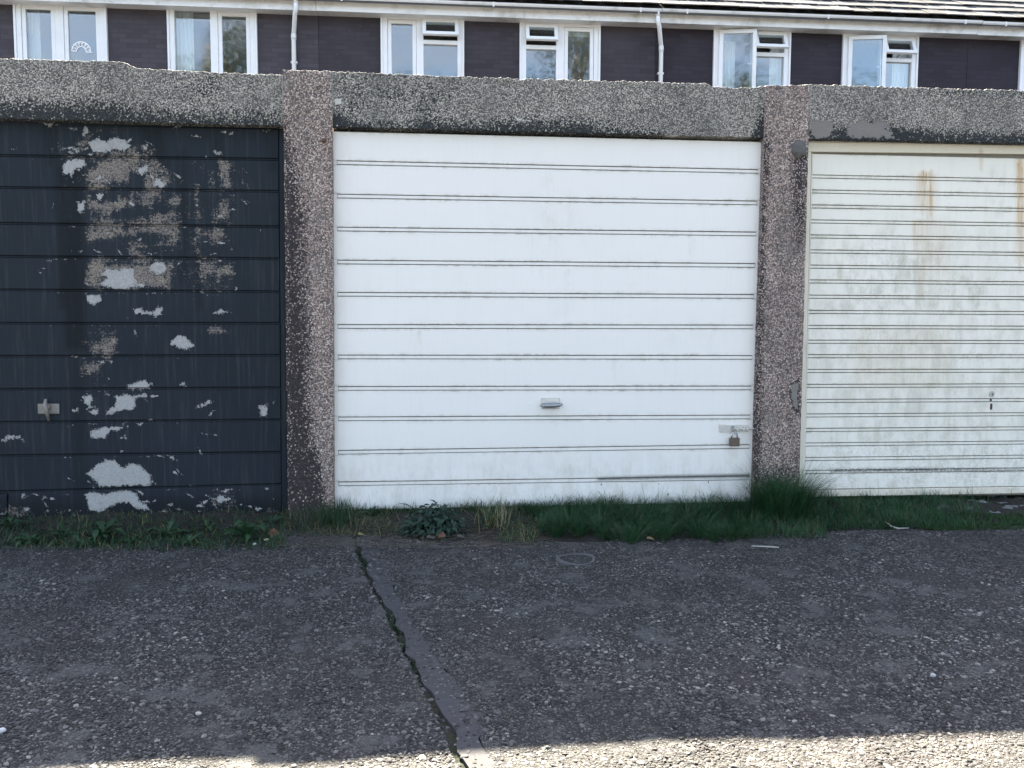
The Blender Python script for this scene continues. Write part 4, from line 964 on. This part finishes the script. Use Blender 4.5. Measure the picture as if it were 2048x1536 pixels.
# long fescue lying in front of the white door
n = 15000; px = U(1035, 1535, n); t = rng.random(n); w = np.clip((px-1035)/70, .1, 1)
b = gpts(px, lerp(1020, 1020+(50+8*np.sin(px*.031)+6*np.sin(px*.11))*np.minimum(w, np.clip((1560-px)/110, .3, 1)*.4+.6)+rng.normal(0, 4, n), t)); tc_ = b[rng.integers(0, n, 70)]; ti_ = np.argmin(((b[:, None, :2]-tc_[None, :, :2])**2).sum(-1), 1); b[:, :2] = lerp(b[:, :2], tc_[ti_, :2], .45); dv = b-tc_[ti_]; az = np.arctan2(dv[:, 1]-.012, dv[:, 0]+.006*np.sin(ti_*1.7))+rng.normal(0, .55, n); w = w*(.7+.6*rng.random(70)[ti_])
tag(blades('fescue_grass', b, az, U(.06, .15, n)*(.45+.55*w), U(.1, .7, n), U(.7, 1.7, n), U(.0012, .0024, n), MGRASS, dry=dryf(n, .06)), 'dense dark green fine grass lying at the foot of the white door', 'grass', kind='stuff')
# big clump at the foot of the right pillar
n = 3400; r = np.sqrt(rng.random(n)); a = U(0, 6.28, n); c = PG(1562, 1030, .03)
r *= .75+.35*np.sin(a*3+1)*np.sin(a*7); b = np.stack([c[0]+r*np.cos(a)*.15, np.minimum(c[1]+r*np.sin(a)*.10, -.055), np.full(n, .02)], -1); aa = np.arctan2(np.sin(a)*.5-.25, np.cos(a)+.12)
ec = empty('grass_clump', (c[0], c[1], 0), 'tall dark grass clump drooping over the foot of the right-hand pillar', 'grass clump')
blades('blade_mass', b, aa+rng.normal(0, .5, n), U(.07, .34, n)*(.8+.35*np.sin(a*5)), U(0, .45, n)*(.3+r), U(.3, 1.5, n), U(.0014, .003, n), MGRASS, ec, 6, dryf(n, .03))
n = 120; b = np.stack([c[0]+.10+U(-.03, .05, n), np.full(n, -.08)+U(-.03, .0, n), np.full(n, .04)], -1)
blades('drooping_blade_mass', b, rng.normal(-.15, .35, n), U(.24, .36, n), U(.1, .5, n), U(.9, 2.2, n), U(.0014, .0024, n), MGRASS, ec, 8)
# low grass under the cream door
n = 9500; px = np.where(rng.random(n) < .8, U(1600, 1850, n), 1850+np.abs(rng.normal(0, 55, n))); b = gpts(px, U(1003, 1050, n))
tag(blades('low_grass', b, U(0, 6.28, n), U(.02, .10, n)*(.55+.5*np.abs(np.sin(px*.043)+np.sin(px*.017+b[:, 1]*30)*.6)), U(0, .6, n), U(.3, 1.3, n), U(.0014, .0026, n), MGRASS, dry=dryf(n, .07)), 'low dark grass growing under the bottom rail of the cream door', 'grass', kind='stuff')
n = 2200; px = U(1480, 1650, n); b = gpts(px, U(1028, 1068, n))
tag(blades('trodden_grass', b, U(0, 6.28, n), U(.03, .11, n), U(0, .8, n), U(.4, 1.5, n), U(.0014, .0026, n), MGRASS, dry=dryf(n, .10)), 'short grass around the foot of the tall clump at the right pillar', 'grass', kind='stuff')
n = 1500; px = U(570, 800, n); b = gpts(px, U(1030, 1064, n))
tag(blades('thin_mixed_grass', b, U(0, 6.28, n), U(.02, .075, n), U(.1, 1.0, n), U(.3, 1.4, n), U(.0014, .003, n), MWEED, dry=dryf(n, .4)), 'thin half dead grass on the soil below the left pillar', 'grass', kind='stuff')
n = 60; px = U(1640, 1840, n); b = gpts(px, U(1000, 1020, n))
tag(blades('sparse_stalks', b, U(0, 6.28, n), U(.06, .13, n), U(0, .3, n), U(0, .6, n), U(.001, .0018, n), MWEED), 'few upright thin grass stalks before the cream door', 'grass stalks', kind='stuff')
n = 14000; px = U(1840, 2400, n); b = gpts(px, lerp(1026, 1052, rng.random(n)**.8))
tag(blades('moss', b, U(0, 6.28, n), U(.010, .032, n), U(0, .8, n), U(0, 1, n), U(.002, .004, n), MBANK, seg=2), 'green moss bank on the soil below the cream door', 'moss', kind='stuff')
# scruffy strip before the black door
n = 5200; px = U(-420, 570, n); b = gpts(px, 1040+rng.beta(1.7, 1.4, n)*53)
tag(blades('rough_grass', b, U(0, 6.28, n), U(.018, .075, n), U(.1, .9, n), U(.2, 1.5, n), U(.0018, .0044, n), MWEED, dry=dryf(n, .10)), 'scruffy low grass along the foot of the black door', 'grass', kind='stuff')
n = 1300; px = U(-420, 575, n); b = gpts(px, U(1028, 1050, n))
tag(blades('wispy_grass', b, U(0, 6.28, n), U(.015, .06, n), U(.1, 1.0, n), U(.2, 1.4, n), U(.0016, .003, n), MWEED, dry=dryf(n, .25)), 'sparse wispy grass right under the bottom edge of the black door', 'grass', kind='stuff')
n = 900; px = rng.normal(662, 24, n); b = gpts(px, U(1024, 1052, n))
tag(blades('grass_tuft', b, U(0, 6.28, n), U(.05, .12, n), U(0, .4, n), U(.1, .8, n), U(.0016, .003, n), MWEED, dry=dryf(n, .06)), 'fresh green grass tuft between the left pillar and the white door', 'grass tuft')
n = 260; px = rng.normal(608, 18, n); b = gpts(px, U(1034, 1054, n))
tag(blades('grass_tuft', b, U(0, 6.28, n), U(.04, .11, n), U(0, .5, n), U(.1, .8, n), U(.0014, .0024, n), MSTALK, dry=dryf(n, .3)), 'thin greyish grass tuft at the foot of the left pillar', 'grass tuft')
n = 3600; px = U(685, 1050, n); b = gpts(px, U(1014, 1036, n))
tag(blades('fine_grass', b, U(0, 6.28, n), U(.02, .075, n), U(0, .7, n), U(.1, 1.1, n), U(.0014, .003, n), MWEED, dry=dryf(n, .08)), 'fine short grass behind the weeds at the left half of the white door', 'grass', kind='stuff')
n = 1300; px = U(580, 1110, n); b = gpts(px, U(1040, 1090, n)); b[:, 2] = np.maximum(b[:, 2], 0)+.006
tag(blades('dead_straw', b, rng.normal(0, .5, n)+math.pi*(rng.random(n) < .5), U(.04, .12, n), U(1.35, 1.55, n), U(-.05, .1, n), U(.001, .002, n), leaf_mat('straw', (.10, .09, .065), (.19, .17, .13), .1), seg=3), 'flattened dead grass stems on the soil edge before the white door', 'dead grass', kind='stuff')
n = 46; px = U(1060, 1500, n); b = gpts(px, U(1015, 1045, n))
tag(blades('long_blades', b, U(0, 6.28, n), U(.10, .20, n), U(0, .7, n), U(.1, .8, n), U(.0016, .0026, n), MGRASS, seg=5), 'few long wispy blades rising above the fine grass before the white door', 'grass blades', kind='stuff')
n = 700; px = U(1000, 1075, n); b = gpts(px, U(1020, 1078, n))
tag(blades('mixed_grass', b, U(0, 6.28, n), U(.03, .09, n), U(.1, .9, n), U(.3, 1.3, n), U(.0016, .003, n), MWEED, dry=dryf(n, .35)), 'half dry grass between the yellow tuft and the dark fine grass', 'grass', kind='stuff')
# dry strap-leaved tuft
n = 110; px = rng.normal(985, 16, n); b = gpts(px, U(1038, 1056, n)); dt = empty('dry_tuft', b.mean(0), 'yellowing grass tuft with pale straw stems in front of the white door', 'grass tuft')
blades('strap_leaf_mass', b, U(0, 6.28, n), U(.08, .16, n), U(.1, .7, n), U(.5, 1.5, n), U(.003, .0055, n), MWEED, dt, 5, dryf(n, .6))
n = 26; px = rng.normal(1002, 12, n); b = gpts(px, U(1045, 1056, n))
blades('straw_mass', b, rng.normal(1.2, .8, n), U(.07, .14, n), U(0, .3, n), U(0, .4, n), U(.003, .005, n), MDRY, dt, 3)
# seed stalks against the white door
n = 150; px = np.concatenate([U(685, 740, 26), U(820, 1000, 84), U(1000, 1520, 40)]); b = gpts(px, U(1014, 1024, n)); b[:, 2] += .01
az = U(0, 6.28, n); ln = np.where(px < 1000, U(.05, .14, n), U(.07, .16, n)); th0 = U(0, .35, n); th1 = U(0, .45, n)
st = blades('seed_stalks', b, az, ln, th0, th1, np.full(n, .0021), MSTALK, None, 4)
tag(st, 'thin wild seed stalks standing against the bottom of the white door', 'stalks', kind='stuff')
co = np.empty(len(st.data.vertices)*3); st.data.vertices.foreach_get('co', co); tips = co.reshape(n, 10, 3)[:, 8:10].mean(1)
m = MB()
for i in range(n):
    if px[i] > 1010 and rnd.random() < .7: continue
    x, y, z = tips[i]; h = rnd.uniform(.004, .009); m.tube([(x, y, z-h), (x, y, z), (x+.001, y, z+h)], [.001, rnd.uniform(.0022, .004), .001], 5)
tag(m.build('seed_heads', simple_mat('seed_head', (.10, .085, .06), .9)), 'small dark seed heads on the stalks before the white door', 'seed heads', kind='stuff')
# leafy weeds
def leaf_cloud(name, centre, rad, n, size, mat, parent, flat=.7, up=.6):
    vv = []; ff = []; ti = []
    for i in range(n):
        while True:
            q = Vector((rnd.uniform(-1, 1), rnd.uniform(-1, 1), rnd.uniform(0, 1)))
            if .25 < q.length < 1: break
        q = q*(.55+.45*rnd.random())/max(.4, q.length)*q.length
        p = Vector(centre)+Vector((q.x*rad[0], q.y*rad[1], q.z*rad[2]))
        nrm = (Vector((q.x, q.y-.3, q.z+up))+Vector((rnd.gauss(0, .45), rnd.gauss(0, .45), rnd.gauss(0, .3)))).normalized()
        a = nrm.orthogonal().normalized(); a = Matrix.Rotation(rnd.uniform(0, 6.28), 3, nrm) @ a; c_ = nrm.cross(a)
        s_ = size*rnd.uniform(.6, 1.3); b0 = len(vv)
        for u, w, dz in ((-.1, 0, 0), (.15, .38, .05), (.55, .48, .0), (.9, .22, -.1), (1.05, 0, -.18), (.9, -.22, -.1), (.55, -.48, .0), (.15, -.38, .05), (.5, 0, -.10)):
            vv.append(p+a*u*s_+c_*w*s_*flat+nrm*dz*s_)
        ff += [(b0+8, b0+k, b0+(k+1) % 8) for k in range(8)]; ti += [rnd.random()]*9
    return mesh_obj(name, np.array([tuple(v) for v in vv]), ff, mat, parent, True, {'tint': ti})
wc = PG(868, 1060, .02); wd_ = empty('leafy_weed', wc, 'bushy dark leafy weed at the foot of the white door', 'weed')
leaf_cloud('foliage', (wc[0], wc[1]+.01, .0), (.18, .10, .15), 760, .025, MDARKLEAF, wd_)
m = MB()
for k in range(16):
    a = rnd.uniform(0, 6.28); m.tube([(wc[0]+.02*math.cos(a), wc[1]+.02*math.sin(a), 0), (wc[0]+.07*math.cos(a), wc[1]+.05*math.sin(a), .07), (wc[0]+.13*math.cos(a), wc[1]+.07*math.sin(a), .10)], [.003, .002, .001], 5)
m.build('stem', MDARKLEAF, wd_)
def frond(name, pts, size, parent, mat):
    vv = []; ff = []; pts = [Vector(p) for p in pts]
    for i in range(len(pts)-1):
        for h in range(3):
            p = pts[i].lerp(pts[i+1], h/3); d = (pts[i+1]-pts[i]).normalized(); s_ = size*(1-.6*(i+h/3)/len(pts))
            for sg in (-1, 1):
                side = Vector((-.35*sg, -.7, .25*sg)).normalized() if sg > 0 else Vector((.35, .5, -.25)).normalized()
                b0 = len(vv); q = p+side*s_*.2
                e = (side+d*.5).normalized(); w_ = d.cross(e).normalized(); w_ = e.cross(w_)
                vv += [q, q+e*s_*.5+w_*s_*.22, q+e*s_, q+e*s_*.5-w_*s_*.22]; ff.append((b0, b0+1, b0+2, b0+3))
    k = MB(); k.tube(pts, [.0022]*(len(pts)-1)+[.001], 5); b0 = len(vv); vv += [Vector(v) for v in k.v]; ff += [tuple(b0+i for i in f) for f in k.f]
    return mesh_obj(name, np.array([tuple(v) for v in vv]), ff, mat, parent, True, {'tint': [.3]*len(vv)})
def P2(px, py, dy): return PX(px, py, dy)
frond('frond', [P2(850, 1040, -.20), P2(830, 1018, -.19), P2(812, 1008, -.18), P2(798, 1007, -.17)], .026, wd_, MDARKLEAF)
frond('frond', [P2(880, 1040, -.20), P2(878, 1015, -.19), P2(868, 1001, -.18), P2(860, 1000, -.17)], .030, wd_, MDARKLEAF)
frond('frond', [P2(872, 1040, -.22), P2(886, 1018, -.21), P2(893, 1008, -.20)], .026, wd_, MDARKLEAF)
# rosettes (dandelion-like), every leaf a piece of its own
def rosette_leaf(i):
    vv = []; ff = []; n = 9; le = 1.0
    for k in range(n+1):
        t = k/n; w = (.10*math.sin(math.pi*min(1, t*1.05))**.7+.012)*(1.0 if k % 2 else .55)*(.5+t)
        if k == n: w = .004
        z = .42*math.sin(t*1.9+.1)-.18*t*t-.25*t**3*(i % 3)*.5; x = t*(.96-.05*i)
        vv += [(x, -w, z+.02*math.sin(k*2.0+i)), (x, 0, z-.03*(1-t)), (x, w, z+.02*math.cos(k*1.7+i))]
    for k in range(n):
        b0 = k*3; ff += [(b0, b0+3, b0+4, b0+1), (b0+1, b0+4, b0+5, b0+2)]
    me = bpy.data.meshes.new('leaf'); me.from_pydata(vv, [], ff); me.materials.append(MWEED); me.polygons.foreach_set('use_smooth', [True]*len(ff)); return me
RL = [rosette_leaf(i) for i in range(4)]
def rosette(px, py, rad, nl, label, tall=1.0):
    p = PG(px, py, .01); p[2] = float(soilz(p[0], p[1])); e = empty('dandelion_plant', p, label, 'weed', 'dandelion weeds before the doors')
    for k in range(nl):
        o = bpy.data.objects.new('leaf', RL[k % 4]); COL.objects.link(o); o.parent = e
        s_ = rad*rnd.uniform(.65, 1.15); o.scale = (s_, s_, s_*rnd.uniform(.6, 1.1)*tall)
        o.rotation_euler = (rnd.gauss(0, .2), -rnd.uniform(-.1, .5)*tall, 2*math.pi*(k+rnd.uniform(-.3, .3))/nl*1.0)
rosette(205, 1076, .15, 18, 'largest dandelion-like weed, under the lowest grey paint patch of the black door', 1.25)
rosette(492, 1078, .15, 18, 'dandelion-like weed beside the brown dead leaf near the left pillar', 1.2)
rosette(62, 1082, .12, 14, 'dandelion-like weed nearest the left edge of the photo')
rosette(125, 1070, .09, 11, 'small dandelion-like weed just left of the largest one')
rosette(335, 1070, .11, 13, 'flat dandelion-like weed halfway along the black door')
rosette(265, 1082, .09, 10, 'small low dandelion-like weed just right of the largest one')
rosette(415, 1064, .09, 10, 'small weed rosette close to the foot of the black door, left of the brown leaf')
rosette(745, 1040, .08, 10, 'small weed rosette at the left foot of the white door')
rosette(1655, 1048, .07, 8, 'withered weed rosette on the soil edge right of the grass clump', .7)
rosette(1812, 1046, .06, 8, 'pale weed rosette on the soil edge before the cream door', .7)
n = 800; yy = -.45-1.75*rng.random(n); k_ = np.sin(yy*7)+np.sin(yy*17+1)+.8*np.sin(yy*41); sel = k_ > .55; yy = yy[sel]; n = len(yy)
b = np.stack([jx(yy)+jw(yy)*U(.1, .9, n), yy, np.full(n, -.012)], -1)
tag(blades('joint_moss', b, U(0, 6.28, n), U(.010, .030, n), U(0, .8, n), U(0, 1.2, n), U(.002, .0045, n), MMOSSG, seg=2), 'tiny moss and weed tufts growing in the ground joint', 'moss', kind='stuff')
rosette(20, 1062, .10, 12, 'weed rosette at the very left edge close to the black door', 1.1)
rosette(165, 1088, .08, 10, 'low weed rosette on the paving edge below the largest dandelion')
rosette(375, 1082, .10, 12, 'weed rosette on the paving edge between the flat weed and the small one')
rosette(545, 1052, .07, 9, 'small weed rosette just behind the reddish brown leaf')
# litter
def dead_leaf(px, py, s_, col, label, rz, tilt):
    vv = []; ff = []
    for k in range(7):
        t = k/6; w = .42*math.sin(math.pi*min(1, t*.95+.05))**.8*(1+.15*((k % 2)*2-1))
        for j in (-1, -.5, 0, .5, 1): vv.append(((t-.5)*s_, j*w*s_, s_*(.10*j*j+.06*math.sin(t*5))))
    for k in range(6):
        for j in range(4): b0 = k*5+j; ff.append((b0, b0+5, b0+6, b0+1))
    vb = [(a, b_, c_-.0006) for a, b_, c_ in vv]; q = len(vv); ff += [tuple(reversed([q+i for i in f])) for f in ff]
    p = PG(px, py, .012); o = mesh_obj('dead_leaf', np.array(vv+vb), ff, simple_mat('dead_leaf', col, .7, 0, .4, 60), None, True)
    o.location = (p[0], p[1], max(.012, float(soilz(p[0], p[1]))+.012) if p[1] > edge_y(p[0]) else .010); o.rotation_euler = (tilt, .1, rz)
    tag(o, label, 'leaf', 'fallen leaves')
dead_leaf(548, 1066, .050, (.20, .085, .05), 'reddish brown dead leaf standing up by the left pillar weeds', .5, 1.1)
dead_leaf(882, 1072, .050, (.10, .05, .032), 'orange brown dead leaf at the foot of the bushy weed', -.5, .3)
dead_leaf(862, 1076, .042, (.06, .05, .045), 'grey-brown curled leaf just left of the orange one', .4, .25)
dead_leaf(922, 1074, .036, (.055, .058, .05), 'greyish dead leaf just right of the orange one', .2, .2)
dead_leaf(1301, 1077, .035, (.28, .20, .10), 'tan dead leaf before the grass at the white door', .1, .2)
dead_leaf(1318, 1086, .028, (.17, .14, .10), 'dull brown leaf scrap just below the tan leaf', 1.1, .2)
dead_leaf(722, 1068, .03, (.22, .20, .08), 'yellow green leaf scrap where the ground joint begins', .7, .3)
MSTICK = simple_mat('pale_stick', (.30, .29, .27), .8, 0, .25, 80)
def stick(pts, r_, label):
    q = [Vector(PG(a, b_, .008)) for a, b_ in pts]
    for w in q: w.z = .008 if w.y < edge_y(w.x) else float(soilz(w.x, w.y))+.012
    m = MB(); m.tube([tuple(w) for w in q], r_, 6); tag(m.build('twig', MSTICK, None, True), label, 'twig', 'pale twigs on the ground')
stick([(1503, 1092), (1525, 1093), (1545, 1094), (1558, 1095)], [.003, .004, .004, .0035], 'straight pale twig lying on the paving before the grass clump')
stick([(1770, 1048), (1782, 1054), (1796, 1057), (1818, 1056)], [.003, .0045, .004, .002], 'curved white twig at the soil edge before the cream door')
stick([(1868, 1013), (1876, 1018)], [.003, .002], 'short pale twig stub on the mossy soil at the right')
def pebble(px, py, r_, col, label):
    p = PG(px, py, .008); bm = bmesh.new(); bmesh.ops.create_icosphere(bm, subdivisions=2, radius=r_)
    for v in bm.verts: v.co = Vector((v.co.x*1.2, v.co.y, v.co.z*.75))*(1+.3*mnoise.noise(v.co/r_*1.2+Vector((px, py, 0))))
    me = bpy.data.meshes.new('pebble'); bm.to_mesh(me); bm.free(); me.materials.append(simple_mat('loose_pebble', col, .7, 0, .15, 80))
    for f in me.polygons: f.use_smooth = True
    o = bpy.data.objects.new('pebble', me); COL.objects.link(o); o.location = (p[0], p[1], float(hfun(p[0], p[1]))+.006+r_*.2); tag(o, label, 'stone', 'loose pebbles')
pebble(533, 1081, .010, (.36, .34, .22), 'yellowish loose pebble below the brown leaf by the left pillar')
pebble(509, 1089, .008, (.36, .36, .35), 'white loose pebble left of the yellowish one')
pebble(3, 1461, .008, (.42, .42, .43), 'white loose pebble at the left edge of the photo')
pebble(397, 1425, .006, (.30, .29, .27), 'pale loose pebble in the shaded left foreground')
pebble(1866, 1352, .007, (.30, .31, .31), 'pale loose pebble in the shaded right foreground')
pebble(180, 1075, .007, (.55, .54, .45), 'pale loose pebble among the weeds before the black door')
# rubble under the cream door
m = MB()
for k in range(46):
    p = gpts(np.array([rnd.uniform(1870, 2300)]), np.array([rnd.uniform(1002, 1024)]))[0]; s_ = rnd.uniform(.006, .022)
    m.m = Matrix.Translation(p) @ Matrix.Rotation(rnd.uniform(-.25, .25), 4, 'X') @ Matrix.Rotation(rnd.uniform(-.4, .4), 4, 'Z'); m.box(-s_*1.6, s_*1.6, -s_, s_, -s_*.5, s_*.35, s_*.14)
tag(m.build('rubble', simple_mat('mossy_rubble', (.13, .14, .138), .95, 0, .5, 40, .004, dirt=(.015, .03, .015), dirtamt=.7)), 'broken mortar rubble in the gap under the cream door', 'rubble', kind='stuff')

# ------------------------------------------------------------------ trees across the yard, behind the viewer (they show in the window panes)
MTREE = leaf_mat('tree_leaf', (.018, .028, .016), (.032, .044, .024), .12, 2); MBARK = simple_mat('bark', (.10, .085, .07), .9, 0, .4, 8, .02)
def tree(x, y, h, w, label, n=34000):
    e = empty('tree', (x, y, -.06), label, 'tree', 'trees across the yard')
    m = MB(); m.tube([(x, y, -.1), (x+.1, y, h*.3), (x-.1, y+.1, h*.62), (x, y, h*.9)], [.28, .22, .13, .03], 9); m.build('trunk', MBARK, e, True)
    cl = []; m = MB()
    for k in range(26):
        a = rnd.uniform(0, 6.28); z = rnd.uniform(.3, .95)*h; rr_ = w*(1-abs(z/h-.55)*1.3)*rnd.uniform(.35, 1); c_ = Vector((x+rr_*math.cos(a), y+rr_*math.sin(a), z)); cl.append((c_, rnd.uniform(.16, .3)*w+.5))
        m.tube([(x, y, z*.72), tuple(Vector((x, y, z*.8)).lerp(c_, .6)), tuple(c_)], [.09, .06, .02], 6)
    m.build('limb', MBARK, e); c_ = np.zeros((n, 3)); 
    kk = rng.integers(0, len(cl), n); v = rng.normal(size=(n, 3)); v[:, 2] *= .8; v /= np.linalg.norm(v, axis=1)[:, None]
    c_ = np.array([tuple(q[0]) for q in cl])[kk]+v*(np.array([q[1] for q in cl])[kk]*rng.random(n)**.4*1.25)[:, None]
    a = rng.normal(size=(n, 3)); a /= np.linalg.norm(a, axis=1)[:, None]; b_ = np.cross(a, rng.normal(size=(n, 3))); b_ /= np.linalg.norm(b_, axis=1)[:, None]; s_ = U(.035, .085, n)[:, None]
    vv = np.stack([c_-a*s_, c_+b_*s_*.55, c_+a*s_, c_-b_*s_*.55], 1).reshape(-1, 3)
    mesh_obj('crown', vv, np.arange(n*4).reshape(n, 4).tolist(), MTREE, e, False, {'tint': np.repeat(rng.random(n), 4)})
tree(-10.0, -14, 14.5, 3.2, 'leafy tree behind the viewer, reflected in the second window from the left')
tree(.3, -16, 13.0, 3.6, 'broad leafy tree behind the viewer, reflected in the third window from the left')
tree(6.2, -14, 15.5, 3.6, 'tall leafy tree behind the viewer, reflected in the fourth window from the left')
tree(14.5, -15, 12.2, 3.4, 'leafy tree behind the viewer, reflected under the open casement window')
